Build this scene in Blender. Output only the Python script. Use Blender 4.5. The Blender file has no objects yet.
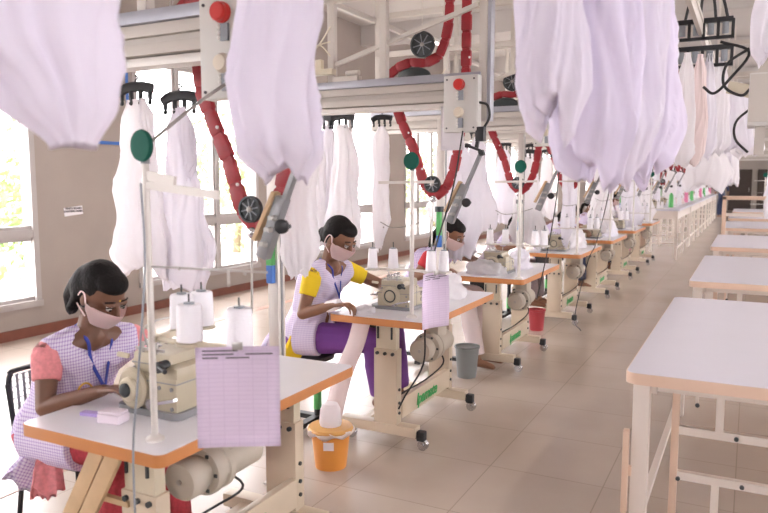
import bpy, bmesh, math, random
from mathutils import Vector, Matrix, noise
PI = math.pi
R = math.radians
C = bpy.context.scene.collection
scene = bpy.context.scene

# ------------------------------------------------------------------ materials
MATS = {}
def mat(name, col, rough=.5, metal=0, var=.0, scale=8, emit=0, spec=.5, transl=0, bump=0, coat=0):
    if name in MATS: return MATS[name]
    m = bpy.data.materials.new(name); m.use_nodes = True
    nt = m.node_tree; N = nt.nodes; L = nt.links
    b = N['Principled BSDF']
    c = (*col, 1)
    b.inputs['Base Color'].default_value = c
    b.inputs['Roughness'].default_value = rough
    b.inputs['Metallic'].default_value = metal
    b.inputs['Specular IOR Level'].default_value = spec
    b.inputs['Coat Weight'].default_value = coat
    tc = N.new('ShaderNodeTexCoord')
    no = N.new('ShaderNodeTexNoise'); no.inputs['Scale'].default_value = scale; no.inputs['Detail'].default_value = 4
    L.new(tc.outputs['Object'], no.inputs['Vector'])
    if var:
        r = N.new('ShaderNodeMix'); r.data_type = 'RGBA'
        r.inputs[6].default_value = (*[x*(1-var) for x in col], 1)
        r.inputs[7].default_value = (*[min(1, x*(1+var)) for x in col], 1)
        L.new(no.outputs['Fac'], r.inputs[0]); L.new(r.outputs[2], b.inputs['Base Color'])
    if bump:
        bp = N.new('ShaderNodeBump'); bp.inputs['Strength'].default_value = bump; bp.inputs['Distance'].default_value = .01
        L.new(no.outputs['Fac'], bp.inputs['Height']); L.new(bp.outputs[0], b.inputs['Normal'])
    if emit:
        b.inputs['Emission Color'].default_value = c; b.inputs['Emission Strength'].default_value = emit
    if transl:
        t = N.new('ShaderNodeBsdfTranslucent'); t.inputs[0].default_value = c
        mx = N.new('ShaderNodeMixShader'); mx.inputs[0].default_value = transl
        L.new(b.outputs[0], mx.inputs[1]); L.new(t.outputs[0], mx.inputs[2])
        L.new(mx.outputs[0], N['Material Output'].inputs['Surface'])
    MATS[name] = m
    return m

def brick_mat(name, c1, c2, mortar, w, h, ms, rough=.4, offset=0, axes='xy', spec=.5, bump=0, blotch=0):
    m = bpy.data.materials.new(name); m.use_nodes = True
    nt = m.node_tree; N = nt.nodes; L = nt.links
    b = N['Principled BSDF']; b.inputs['Roughness'].default_value = rough; b.inputs['Specular IOR Level'].default_value = spec
    tc = N.new('ShaderNodeTexCoord'); sp = N.new('ShaderNodeSeparateXYZ'); cb = N.new('ShaderNodeCombineXYZ')
    L.new(tc.outputs['Object'], sp.inputs[0])
    L.new(sp.outputs['XYZ'.index(axes[0].upper())], cb.inputs[0]); L.new(sp.outputs['XYZ'.index(axes[1].upper())], cb.inputs[1])
    br = N.new('ShaderNodeTexBrick'); br.offset = offset
    br.inputs['Scale'].default_value = 1; br.inputs['Brick Width'].default_value = w; br.inputs['Row Height'].default_value = h
    br.inputs['Mortar Size'].default_value = ms; br.inputs['Mortar Smooth'].default_value = .1
    br.inputs['Color1'].default_value = (*c1, 1); br.inputs['Color2'].default_value = (*c2, 1); br.inputs['Mortar'].default_value = (*mortar, 1)
    L.new(cb.outputs[0], br.inputs['Vector'])
    out = br.outputs['Color']
    if blotch:
        no = N.new('ShaderNodeTexNoise'); no.inputs['Scale'].default_value = 1.3; no.inputs['Detail'].default_value = 5
        L.new(tc.outputs['Object'], no.inputs['Vector'])
        mx = N.new('ShaderNodeMix'); mx.data_type = 'RGBA'; mx.blend_type = 'MULTIPLY'; mx.inputs[0].default_value = blotch
        cr = N.new('ShaderNodeValToRGB'); cr.color_ramp.elements[0].position = .35; cr.color_ramp.elements[1].position = .65
        cr.color_ramp.elements[0].color = (.7, .68, .66, 1)
        L.new(no.outputs['Fac'], cr.inputs[0]); L.new(out, mx.inputs[6]); L.new(cr.outputs[0], mx.inputs[7]); out = mx.outputs[2]
    L.new(out, b.inputs['Base Color'])
    MATS[name] = m
    return m

def check_mat(name, base, line, size, transl=0):
    """woven gingham: bands across two directions"""
    m = bpy.data.materials.new(name); m.use_nodes = True
    nt = m.node_tree; N = nt.nodes; L = nt.links
    b = N['Principled BSDF']; b.inputs['Roughness'].default_value = .85
    tc = N.new('ShaderNodeTexCoord'); sp = N.new('ShaderNodeSeparateXYZ'); L.new(tc.outputs['Object'], sp.inputs[0])
    outs = []
    ad = N.new('ShaderNodeMath'); ad.operation = 'ADD'
    L.new(sp.outputs[0], ad.inputs[0]); L.new(sp.outputs[1], ad.inputs[1])
    for src in (ad.outputs[0], sp.outputs[2]):
        mu = N.new('ShaderNodeMath'); mu.operation = 'DIVIDE'; mu.inputs[1].default_value = size; L.new(src, mu.inputs[0])
        fr = N.new('ShaderNodeMath'); fr.operation = 'FRACT'; L.new(mu.outputs[0], fr.inputs[0])
        gt = N.new('ShaderNodeMath'); gt.operation = 'GREATER_THAN'; gt.inputs[1].default_value = .62; L.new(fr.outputs[0], gt.inputs[0])
        outs.append(gt.outputs[0])
    av = N.new('ShaderNodeMath'); av.operation = 'ADD'; L.new(outs[0], av.inputs[0]); L.new(outs[1], av.inputs[1])
    hf = N.new('ShaderNodeMath'); hf.operation = 'MULTIPLY'; hf.inputs[1].default_value = .5; L.new(av.outputs[0], hf.inputs[0])
    mx = N.new('ShaderNodeMix'); mx.data_type = 'RGBA'; mx.inputs[6].default_value = (*base, 1); mx.inputs[7].default_value = (*line, 1)
    L.new(hf.outputs[0], mx.inputs[0]); L.new(mx.outputs[2], b.inputs['Base Color'])
    MATS[name] = m
    return m

def glass_mat():
    m = bpy.data.materials.new('window_glass'); m.use_nodes = True
    nt = m.node_tree; N = nt.nodes; L = nt.links
    N.remove(N['Principled BSDF'])
    t = N.new('ShaderNodeBsdfTransparent'); g = N.new('ShaderNodeBsdfGlossy'); g.inputs['Roughness'].default_value = .05
    mx = N.new('ShaderNodeMixShader'); mx.inputs[0].default_value = .05
    L.new(t.outputs[0], mx.inputs[1]); L.new(g.outputs[0], mx.inputs[2]); L.new(mx.outputs[0], N['Material Output'].inputs['Surface'])
    MATS['glass'] = m
    return m

beige = mat('beige_paint', (.60, .50, .38), .42, var=.06)
cream = mat('cream_enamel', (.62, .55, .42), .35, var=.05)
castm = mat('cast_machine', (.47, .41, .30), .38, var=.08, scale=20)
motorm = mat('motor_grey', (.48, .43, .36), .45, var=.05)
alu = mat('aluminium', (.66, .62, .58), .42, metal=.25, var=.04)
alub = mat('aluminium_blue', (.36, .36, .40), .4, metal=.4, var=.05)
alud = mat('aluminium_dark', (.26, .26, .27), .4, metal=.4, var=.05)
railm = mat('rail_cream', (.52, .475, .43), .45, var=.04)
lami = mat('white_laminate', (.80, .78, .82), .28, var=.02, spec=.5)
edge = mat('orange_edge', (.54, .215, .07), .4, var=.10, scale=14)
rtop = mat('inspection_top', (.68, .66, .74), .3, var=.02)
redge = mat('pale_wood_edge', (.72, .52, .40), .45, var=.06)
rleg = mat('white_leg', (.74, .66, .60), .45, var=.03)
black = mat('black_plastic', (.014, .014, .017), .4)
rubber = mat('black_rubber', (.02, .02, .022), .6)
dark = mat('dark_wheel', (.035, .042, .045), .5, var=.2)
red = mat('red_track', (.30, .010, .018), .45, var=.25, scale=25)
redb = mat('red_button', (.55, .03, .025), .3)
green = mat('green_disc', (.004, .10, .07), .7, var=.1, spec=.25)
lime = mat('green_label', (.10, .42, .12), .5)
logog = mat('logo_green', (.05, .36, .10), .5)
chrome = mat('chrome', (.6, .6, .62), .2, metal=.9)
steel = mat('brushed_steel', (.42, .40, .38), .35, metal=.7)
panelm = mat('panel_grey', (.60, .58, .55), .45, var=.03)
white = mat('white_plastic', (.8, .78, .75), .35)
cream_knob = mat('cream_knob', (.72, .64, .52), .35)
greyp = mat('grey_plastic', (.25, .27, .30), .45)
cloth = mat('white_cotton', (.94, .92, .94), .9, var=.02, scale=5, transl=.58, bump=.15)
cloth2 = mat('white_cotton_cool', (.92, .90, .95), .9, var=.02, scale=5, transl=.55, bump=.15)
cloth3 = mat('pinkish_cotton', (.88, .76, .75), .9, var=.02, scale=5, transl=.28, bump=.15)
clothf = mat('dense_white_cotton', (.84, .79, .90), .9, var=.03, scale=4, transl=.22, bump=.25)
clothg = mat('dense_white_cotton_cool', (.82, .76, .91), .9, var=.03, scale=4, transl=.22, bump=.25)
thread = mat('white_thread', (.88, .86, .90), .8, bump=.2, scale=120)
paper_grid = brick_mat('form_sheet', (.80, .70, .83), (.78, .68, .81), (.66, .56, .70), .040, .0125, .0007, .7, 0, 'xz')
paperm = mat('paper', (.80, .77, .80), .7)
wood = mat('pale_wood', (.55, .38, .22), .5, var=.2, scale=12)
orange = mat('orange_bucket', (.68, .27, .05), .4, var=.05)
orlid = mat('yellow_orange_lid', (.72, .40, .12), .45, var=.05)
grayb = mat('grey_bin', (.20, .21, .21), .5)
redbin = mat('red_bin', (.40, .04, .05), .45)
lilac = mat('lilac_plastic', (.48, .36, .72), .4)
clearp = mat('pale_pink_box', (.80, .70, .78), .3)
skin = mat('brown_skin', (.17, .078, .047), .5, var=.10, scale=30)
skin2 = mat('warm_brown_skin', (.22, .10, .055), .5, var=.10, scale=30)
hairm = mat('black_hair', (.008, .006, .006), .65, var=.4, scale=90, bump=.6, spec=.2)
maskm = mat('pink_mask', (.92, .74, .72), .85)
eyew = mat('eye_white', (.6, .58, .55), .3)
lany = mat('blue_lanyard', (.03, .05, .36), .6)
gold = mat('gold', (.7, .42, .08), .3, metal=.8)
yellow = mat('yellow_cotton', (.82, .58, .015), .8, var=.08)
pinkc = mat('pink_print', (.74, .27, .29), .85, var=.35, scale=60)
purple = mat('purple_trousers', (.17, .05, .27), .8, var=.1)
redc = mat('red_cotton', (.55, .03, .04), .8)
magenta = mat('pink_cotton', (.75, .25, .42), .8)
redprint = mat('red_print', (.45, .05, .07), .85, var=.5, scale=60)
greyc = mat('grey_cotton', (.30, .24, .26), .85, var=.3, scale=70)
ging = check_mat('lavender_gingham', (.76, .70, .84), (.40, .27, .58), .013)
gingp = check_mat('pale_lavender_gingham', (.74, .68, .82), (.52, .42, .66), .012)
glass = glass_mat()
floorm = brick_mat('floor_tiles', (.50, .42, .36), (.485, .405, .345), (.36, .30, .255), .6, .6, .003, .24, 0, 'xy', .5, blotch=.35)
wallm = mat('wall_plaster', (.36, .31, .28), .85, var=.10, scale=2.5)
brown = mat('brown_skirting', (.20, .062, .038), .45, var=.2)
framem = mat('window_frame_grey', (.42, .385, .375), .4, var=.03)
ceilm = mat('ceiling_white', (.52, .49, .475), .8, var=.03)
tubem = mat('added_tube_light', (1, .97, .92), .5, emit=6)
leafm = mat('leaves', (.30, .40, .16), .6, var=.5, scale=3)
barkm = mat('bark', (.2, .14, .09), .8, var=.3)
groundm = mat('outside_ground', (.62, .60, .55), .9, var=.1, scale=1)
dwood = mat('dark_door', (.045, .028, .022), .5, var=.2)
navy = mat('navy_cloth', (.03, .04, .09), .8)
stripem = mat('floor_stripe', (.46, .27, .21), .35)
bluetape = mat('blue_tape', (.05, .16, .5), .5)
ink = mat('ink', (.08, .07, .08), .7)
bandage = mat('white_cuff', (.85, .80, .84), .85)

# ------------------------------------------------------------------ mesh helpers
class MB:
    def __init__(s): s.bm = bmesh.new()
    def box(s, a, b, bev=0, M=None):
        a = Vector(a); b = Vector(b)
        r = bmesh.ops.create_cube(s.bm, size=1)
        vs = r['verts']
        sc = Vector([max(abs(b[i]-a[i]), 1e-4) for i in range(3)]); c = (a+b)/2
        for v in vs: v.co = Vector((v.co.x*sc.x, v.co.y*sc.y, v.co.z*sc.z)) + c
        if bev:
            es = list({e for v in vs for e in v.link_edges})
            r2 = bmesh.ops.bevel(s.bm, geom=es, offset=min(bev, min(sc)*.45), segments=2, affect='EDGES', profile=.6)
            vs = list({v for f in r2['faces'] for v in f.verts} | {v for v in vs if v.is_valid})
            if M is not None:
                # all verts connected
                seen = set(vs); st = list(vs)
                while st:
                    q = st.pop()
                    for e in q.link_edges:
                        o = e.other_vert(q)
                        if o not in seen: seen.add(o); st.append(o)
                vs = list(seen)
        if M is not None:
            for v in vs: v.co = M @ v.co
        return s
    def bar(s, p, q, w, d=None, up=(0, 0, 1), bev=0):
        p = Vector(p); q = Vector(q); d = d or w
        z = (q-p).normalized(); u = Vector(up)
        if abs(z.dot(u)) > .98: u = Vector((1, 0, 0))
        x = z.cross(u).normalized(); y = z.cross(x)
        M = Matrix((x, y, z)).transposed().to_4x4(); M.translation = p
        return s.box((-w/2, -d/2, 0), (w/2, d/2, (q-p).length), bev, M)
    def cyl(s, p, q, r, r2=None, n=20, caps=True):
        p = Vector(p); q = Vector(q); r2 = r if r2 is None else r2
        z = (q-p).normalized(); u = Vector((0, 0, 1)) if abs(z.z) < .95 else Vector((1, 0, 0))
        x = z.cross(u).normalized(); y = z.cross(x)
        A = []; B = []
        for i in range(n):
            t = 2*PI*i/n; dd = x*math.cos(t)+y*math.sin(t)
            A.append(s.bm.verts.new(p+dd*r)); B.append(s.bm.verts.new(q+dd*r2))
        for i in range(n):
            s.bm.faces.new((A[i], A[(i+1) % n], B[(i+1) % n], B[i]))
        if caps:
            s.bm.faces.new(A[::-1]); s.bm.faces.new(B)
        return s
    def lathe(s, c, prof, axis=(0, 0, 1), n=28):
        """prof: list of (r, h) along axis from c"""
        c = Vector(c); z = Vector(axis).normalized(); u = Vector((0, 0, 1)) if abs(z.z) < .95 else Vector((1, 0, 0))
        x = z.cross(u).normalized(); y = z.cross(x)
        rings = []
        for r, h in prof:
            rings.append([s.bm.verts.new(c+z*h+(x*math.cos(2*PI*i/n)+y*math.sin(2*PI*i/n))*max(r, 1e-4)) for i in range(n)])
        for a, b in zip(rings, rings[1:]):
            for i in range(n): s.bm.faces.new((a[i], a[(i+1) % n], b[(i+1) % n], b[i]))
        s.bm.faces.new(rings[0][::-1]); s.bm.faces.new(rings[-1])
        return s
    def tube(s, pts, r, n=8, smooth=True, closed=False, flat=None):
        pts = [Vector(p) for p in pts]
        if smooth and len(pts) > 2:
            out = []
            P_ = [pts[0]*2-pts[1]] + pts + [pts[-1]*2-pts[-2]]
            for i in range(1, len(P_)-2):
                for j in range(6):
                    t = j/6; a, b, c, d = P_[i-1], P_[i], P_[i+1], P_[i+2]
                    out.append(.5*((2*b)+(c-a)*t+(2*a-5*b+4*c-d)*t*t+(3*b-a-3*c+d)*t**3))
            out.append(pts[-1]); pts = out
        rings = []; nrm = None
        for i, p in enumerate(pts):
            t = (pts[min(i+1, len(pts)-1)]-pts[max(i-1, 0)]).normalized()
            if nrm is None:
                u = Vector((0, 0, 1)) if abs(t.z) < .9 else Vector((1, 0, 0)); nrm = t.cross(u).normalized()
            nrm = (nrm - t*nrm.dot(t)).normalized(); bn = t.cross(nrm)
            ra, rb = (r, r) if flat is None else flat
            rings.append([s.bm.verts.new(p+nrm*math.cos(2*PI*k/n)*ra+bn*math.sin(2*PI*k/n)*rb) for k in range(n)])
        for a, b in zip(rings, rings[1:]):
            for k in range(n): s.bm.faces.new((a[k], a[(k+1) % n], b[(k+1) % n], b[k]))
        s.bm.faces.new(rings[0][::-1]); s.bm.faces.new(rings[-1])
        return s
    def sphere(s, c, r, n=16, sc=(1, 1, 1)):
        M = Matrix.Translation(c) @ Matrix.Diagonal((r*sc[0], r*sc[1], r*sc[2], 1))
        bmesh.ops.create_uvsphere(s.bm, u_segments=n, v_segments=max(6, n*2//3), radius=1, matrix=M)
        return s
    def rbox(s, x0, x1, y0, y1, z0, z1, r, n=5):
        """slab with rounded vertical corners"""
        pts = []
        for cx, cy, a in ((x1-r, y1-r, 0), (x0+r, y1-r, PI/2), (x0+r, y0+r, PI), (x1-r, y0+r, 1.5*PI)):
            for i in range(n+1):
                t = a+PI/2*i/n; pts.append((cx+r*math.cos(t), cy+r*math.sin(t)))
        A = [s.bm.verts.new((x, y, z0)) for x, y in pts]; B = [s.bm.verts.new((x, y, z1)) for x, y in pts]
        k = len(pts)
        for i in range(k): s.bm.faces.new((A[i], A[(i+1) % k], B[(i+1) % k], B[i]))
        s.bm.faces.new(A[::-1]); s.bm.faces.new(B)
        return s
    def build(s, name, m, parent=None, smooth=35):
        bmesh.ops.recalc_face_normals(s.bm, faces=s.bm.faces)
        me = bpy.data.meshes.new(name)
        if smooth:
            for f in s.bm.faces: f.smooth = True
            for e in s.bm.edges:
                if len(e.link_faces) == 2 and e.calc_face_angle(0) > R(smooth): e.smooth = False
        s.bm.to_mesh(me); s.bm.free()
        me.materials.append(m)
        o = bpy.data.objects.new(name, me); C.objects.link(o)
        if parent is not None: o.parent = parent
        return o

def empty(name, loc=(0, 0, 0), rz=0):
    o = bpy.data.objects.new(name, None); C.objects.link(o); o.location = loc; o.rotation_euler = (0, 0, rz)
    o.empty_display_size = .1
    return o
def tag(o, label, cat, group=None, kind=None):
    if label: o['label'] = label
    if cat: o['category'] = cat
    if group: o['group'] = group
    if kind: o['kind'] = kind
    return o
def structure(o): o['kind'] = 'structure'; return o
KIDS = {}
def kids(o):
    return [c for c in bpy.data.objects if c.parent == o]
def copy_tree(o, parent=None):
    c = o.copy(); C.objects.link(c); c.parent = parent
    for ch in kids(o): copy_tree(ch, c)
    return c
def dup(o, loc, label, rz=None):
    c = copy_tree(o); c.location = loc; c['label'] = label
    if rz is not None: c.rotation_euler[2] = rz
    return c
ORD = ['nearest', 'second', 'third', 'fourth', 'fifth', 'sixth', 'seventh', 'eighth', 'ninth', 'tenth', 'eleventh', 'twelfth']
def ordn(k): return (ORD[k] + (' from the camera' if k else ' to the camera'))

# ------------------------------------------------------------------ the room
WX = -6.35; BACK = 41.0; CZ = 4.3; RX = 9.0; Y0R = -3.0
structure(MB().box((WX, Y0R, -.1), (RX, BACK, 0)).build('floor', floorm, smooth=0))
structure(MB().box((WX-.25, Y0R, CZ), (RX, BACK, CZ+.1)).build('ceiling', ceilm, smooth=0))
WIN = [(2.42+3.6*i, 4.72+3.6*i) for i in range(-1, 10)]
wm = MB(); y = Y0R
ZS, ZH = .30, 3.0
for a, b in WIN:
    wm.box((WX-.22, y, 0), (WX, a, CZ)); wm.box((WX-.22, a, 0), (WX, b, ZS)); wm.box((WX-.22, a, ZH), (WX, b, CZ)); y = b
wm.box((WX-.22, y, 0), (WX, BACK, CZ))
structure(wm.build('wall_left', wallm, smooth=0))
structure(MB().box((WX-.22, BACK, 0), (RX, BACK+.2, CZ)).build('wall_back', wallm, smooth=0))
wf = MB(); x = WX-.22
for i in range(3):  # unseen windows behind the camera, added for more light on the foreground
    a = -5.6+5.0*i
    wf.box((x, Y0R-.2, 0), (a, Y0R, CZ)); wf.box((a, Y0R-.2, 0), (a+1.9, Y0R, 1.5)); wf.box((a, Y0R-.2, 2.8), (a+1.9, Y0R, CZ)); x = a+1.9
    f = MB()
    for q in (0, .92, 1.84): f.box((a+q, Y0R-.12, 1.5), (a+q+.06, Y0R-.05, 2.8))
    for z in (1.5, 2.74): f.box((a, Y0R-.12, z), (a+1.9, Y0R-.05, z+.06))
    w = structure(f.build('window_%d' % (40+i), framem, smooth=0))
    MB().box((a, Y0R-.09, 1.52), (a+1.9, Y0R-.085, 2.78)).build('pane', glass, w, smooth=0)
wf.box((x, Y0R-.2, 0), (RX+.22, Y0R, CZ))
structure(wf.build('wall_front', wallm, smooth=0))
wr = MB(); y = Y0R
for i in range(10):
    a = -1.0+4.2*i
    wr.box((RX, y, 0), (RX+.22, a, CZ)); wr.box((RX, a, 0), (RX+.22, a+3.0, .9)); wr.box((RX, a, 3.2), (RX+.22, a+3.0, CZ)); y = a+3.0
wr.box((RX, y, 0), (RX+.22, BACK, CZ))
structure(wr.build('wall_right', wallm, smooth=0))
for i in range(10):
    a = -1.0+4.2*i
    f = MB()
    for q in (0, .97, 1.94, 2.94): f.box((RX+.05, a+q, .9), (RX+.12, a+q+.06, 3.2))
    f.box((RX+.05, a, .9), (RX+.12, a+3, .96)); f.box((RX+.05, a, 3.14), (RX+.12, a+3, 3.2)); f.box((RX+.05, a, 1.9), (RX+.12, a+3, 1.96))
    w = structure(f.build('window_%d' % (20+i), framem, smooth=0))
    MB().box((RX+.08, a, .92), (RX+.085, a+3, 3.18)).build('pane', glass, w, smooth=0)
structure(MB().box((WX, Y0R, 0), (WX+.02, BACK, .10)).build('baseboard_left', brown, smooth=0))
for i, (a, b) in enumerate(WIN):
    f = MB(); t = .06; x0, x1 = WX-.10, WX+.015
    f.box((x0, a, ZS), (x1, a+t, ZH)); f.box((x0, b-t, ZS), (x1, b, ZH)); f.box((x0-.002, a-.003, ZS-.002), (x1+.02, b+.003, ZS+t)); f.box((x0, a, ZH-t), (x1, b, ZH))
    f.box((x0+.005, a+t*.5, .99), (x1-.006, b-t*.5, 1.07))
    for q in (.31, .62): f.box((x0, a+(b-a)*q-.03, ZS), (x1-.01, a+(b-a)*q+.03, ZH))
    for q0, q1 in ((.0, .31), (.31, .62), (.62, 1)):
        c0 = a+(b-a)*q0+.03; c1 = a+(b-a)*q1-.03
        for z0, z1 in ((.36, .99), (1.07, ZH-.06)):
            f.box((x0+.02, c0, z0), (x1-.03, c0+.035, z1)); f.box((x0+.02, c1-.035, z0), (x1-.03, c1, z1))
            f.box((x0+.02, c0, z0), (x1-.03, c1, z0+.035)); f.box((x0+.02, c0, z1-.035), (x1-.03, c1, z1))
    w = structure(f.build('window_%d' % (i+1), framem, smooth=0))
    MB().box((WX-.06, a+t, ZS+t), (WX-.055, b-t, ZH-t)).build('pane', glass, w, smooth=0)
bm_ = 0
for i in range(9):
    yb = 3.0+i*4.2
    structure(MB().box((WX, yb, CZ-.35), (RX, yb+.22, CZ)).build('trim_%d' % (i+1), ceilm, smooth=0))
structure(MB().box((-5.30, 1.0, 0), (-5.20, 24, .003)).build('trim_20', stripem, smooth=0))
structure(MB().box((-3.27, -1.0, 0), (-3.21, 2.6, .003)).build('trim_21', stripem, smooth=0))  # window frame reflection on the tiles, put in as a coloured strip
for i, (a, b) in enumerate([(-1.05, .0), (.25, 1.2)]):
    d = MB(); d.box((a, BACK-.06, 0), (b, BACK-.01, 2.1)); d.box((a+.1, BACK-.08, .15), (b-.1, BACK-.06, 1.0)); d.box((a+.1, BACK-.08, 1.1), (b-.1, BACK-.06, 2.0))
    do = structure(d.build('door_%d' % (i+1), dwood, smooth=0))
    MB().bar((b-.12, BACK-.12, .95), (b-.12, BACK-.12, 1.15), .03).build('door_handle', steel, do)
# outside
structure(MB().box((-60, -30, -.6), (WX-.22, 80, -.5)).build('ground', groundm, smooth=0))
random.seed(3)
for i, (tx, ty, th, tr) in enumerate([(-12, 9.5, 2.6, 1.8), (-13, 16, 3.2, 2.2), (-16, 23, 3.5, 2.6), (-12.5, 29, 3.0, 2.0), (-17, 38, 3.5, 3)]):
    t = empty('garden_tree', (tx, ty, -.5))
    tag(t, 'leafy green tree outside the %s window bay of the left wall' % ['second', 'third', 'fourth', 'fifth', 'sixth'][i], 'tree', 'trees outside the windows')
    MB().cyl((0, 0, 0), (.1, .1, th*.6), .12, .07).build('trunk', barkm, t)
    bm = bmesh.new()
    for j in range(2600):
        v = Vector((random.gauss(0, 1), random.gauss(0, 1), random.gauss(0, .75))); v = v.normalized()*tr*random.uniform(.55, 1)
        c = v+Vector((0, 0, th*.62)); c.z = max(c.z, .15)
        a = Vector((random.uniform(-1, 1), random.uniform(-1, 1), random.uniform(-1, 1))).normalized(); b = a.cross(Vector((.3, .5, .8))).normalized()
        s = random.uniform(.07, .15)
        vs = [bm.verts.new(c+a*s), bm.verts.new(c+b*s*.5), bm.verts.new(c-a*s), bm.verts.new(c-b*s*.5)]
        bm.faces.new(vs)
    me = bpy.data.meshes.new('foliage'); bm.to_mesh(me); bm.free(); me.materials.append(leafm)
    o = bpy.data.objects.new('foliage', me); C.objects.link(o); o.parent = t
# wall notices
t = empty('wall_notice', (WX+.004, 5.15, 1.235)); tag(t, 'small white printed notice stuck on the bare wall between two windows', 'notice')
MB().box((0, -.115, -.045), (.004, .115, .045), M=Matrix.Rotation(R(5), 4, 'X')).build('sheet', paperm, t, 0)
def text_mesh(body, size, name, m, parent, loc, rot, ext=.0015, bold=0, shear=0):
    cu = bpy.data.curves.new(name, 'FONT'); cu.body = body; cu.size = size; cu.extrude = ext; cu.align_x = 'CENTER'; cu.align_y = 'CENTER'; cu.offset = bold; cu.shear = shear
    o = bpy.data.objects.new(name, cu); C.objects.link(o)
    dg = bpy.context.evaluated_depsgraph_get(); me = bpy.data.meshes.new_from_object(o.evaluated_get(dg))
    bpy.data.objects.remove(o); me.materials.clear(); me.materials.append(m)
    q = bpy.data.objects.new(name, me); C.objects.link(q); q.parent = parent; q.location = loc; q.rotation_euler = rot
    return q
text_mesh('WHITE BOARD\nLIGHTING PANEL', .030, 'lettering', ink, t, (.006, 0, .012), (R(90), 0, R(90)), bold=.0008)
bb = MB(); ya, yb, za, zb = 4.96, 5.95, 1.95, 2.75
for a, b in (((ya, za), (yb, za+.035)), ((ya, zb), (yb, zb+.035)), ((ya, za), (ya+.035, zb)), ((yb-.035, za), (yb, zb))):
    bb.box((WX+.001, a[0], a[1]), (WX+.02, b[0], b[1]))
t = empty('notice_board', (0, 0, 0)); tag(t, 'pale notice board with a blue border hung high on the left wall', 'board')
bb.build('border', bluetape, t, 0); MB().box((WX+.001, ya, za), (WX+.012, yb, zb)).build('board_panel', wallm, t, 0)

# ------------------------------------------------------------------ sewing table
def make_table(zt=.78, cx=0.0):
    """origin: floor point below the near right corner; x to -0.62, y to 1.2"""
    t = empty('sewing_table')
    top = MB().rbox(-.617, -.003, .003, 1.197, zt-.010, zt, .03).build('tabletop', lami, t)
    MB().rbox(-.62, 0, 0, 1.2, zt-.042, zt-.0015, .032).build('edge_band', edge, top)
    for yy in (.10, .90):
        c = MB()
        c.box((-.37+cx, yy, .13), (-.22+cx, yy+.065, zt-.20), .004)
        fr = c.build('leg_frame', beige, t)
        MB().box((-.36+cx, yy+.008, zt-.21), (-.23+cx, yy+.057, zt-.045), .003).box((-.40+cx, yy-.01, zt-.052), (-.18+cx, yy+.075, zt-.042)).build('upper_column', cream, fr)
        for xx in (-.345, -.255): MB().box((xx+cx-.004, yy-.002, zt-.14), (xx+cx+.004, yy+.02, zt-.07)).build('adjusting_slot', dark, fr)
        for xx in (-.345, -.295, -.245): MB().cyl((xx+cx, yy-.012, zt-.225), (xx+cx, yy+.01, zt-.225), .010, n=10).build('bolt', dark, fr)
        for zz in (.20, .26, .34): MB().cyl((-.22+cx, yy+.03, zz), (-.213+cx, yy+.03, zz), .009, n=10).build('bolt', dark, fr)
        MB().box((-.60+cx, yy-.005, .075), (-.10+cx, yy+.07, .135), .005).build('foot_beam', beige, t)
        for xx in (-.575+cx, -.10+cx):
            w = MB(); w.cyl((xx+.035, yy+.018, .033), (xx+.035, yy+.046, .033), .032); w.cyl((xx+.035, yy+.010, .033), (xx+.035, yy+.054, .033), .012)
            cs = w.build('caster', chrome, t)
            MB().box((xx+.0, yy+.008, .055), (xx+.05, yy+.056, .115), .010).box((xx-.012, yy+.012, .07), (xx+.01, yy+.052, .09), .004).build('caster_fork', rubber, cs)
    MB().box((-.25+cx, .165, .155), (-.215+cx, .90, .28), .004).build('cross_panel', beige, t)
    MB().box((-.50+cx, .165, .085), (-.46+cx, .90, .115)).build('lower_rail', beige, t)
    text_mesh('lpamate', .10, 'logo', logog, t, (-.212+cx, .52, .212), (R(90), 0, R(90)), bold=.002, shear=.25)
    # clutch motor
    mx, mz, my = -.13, .56-(.03 if cx else 0), .22
    mo = MB().lathe((mx, my, mz), [(.0, 0), (.062, 0), (.070, .012), (.070, .07), (.060, .085), (.060, .11)], (0, 1, 0))
    mo.lathe((mx, my+.20, mz), [(.05, 0), (.068, .012), (.066, .18), (.05, .20)], (0, 1, 0))
    mo = mo.build('motor', motorm, t)
    MB().lathe((mx, my+.10, mz), [(.05, 0), (.085, .0), (.090, .01), (.090, .03), (.082, .035), (.082, .06), (.088, .065), (.088, .09), (.05, .10)], (0, 1, 0)).build('motor_housing', motorm, mo)
    for i in range(6):
        k = MB(); a = i*PI/3; k.box((mx+.072*math.cos(a)-.006, my+.095, mz+.072*math.sin(a)-.006), (mx+.072*math.cos(a)+.006, my+.165, mz+.072*math.sin(a)+.006))
        k.build('motor_vent', dark, mo)
    MB().cyl((mx, my-.004, mz), (mx, my, mz), .010).build('motor_screw', steel, mo)
    MB().box((mx-.05, my+.16, mz+.05), (mx+.05, my+.30, zt-.042), .01).build('motor_bracket', motorm, mo)
    # under-table control, pedal and cables
    MB().box((-.56, .30, zt-.16), (-.40, .52, zt-.045), .01).box((-.53, .6, zt-.12), (-.44, .80, zt-.045), .01).build('control_unit', black, t)
    MB().bar((-.47, .45, .14), (-.33, .45, .19), .02, .22, up=(0, 1, 0)).box((-.50, .33, .10), (-.30, .57, .13), .006).build('pedal', cream, t)
    MB().bar((-.43, .46, .16), (-.46, .46, zt-.05), .012).build('pedal_rod', steel, t)
    cb = MB()
    cb.tube([(mx, my+.1, mz+.05), (mx+.03, my+.3, mz-.12), (mx-.04, my+.2, .34), (mx-.10, .16, .30), (mx-.12, .12, .24), (mx-.14, .14, .10)], .005)
    cb.build('cable', rubber, t)
    return t

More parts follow.
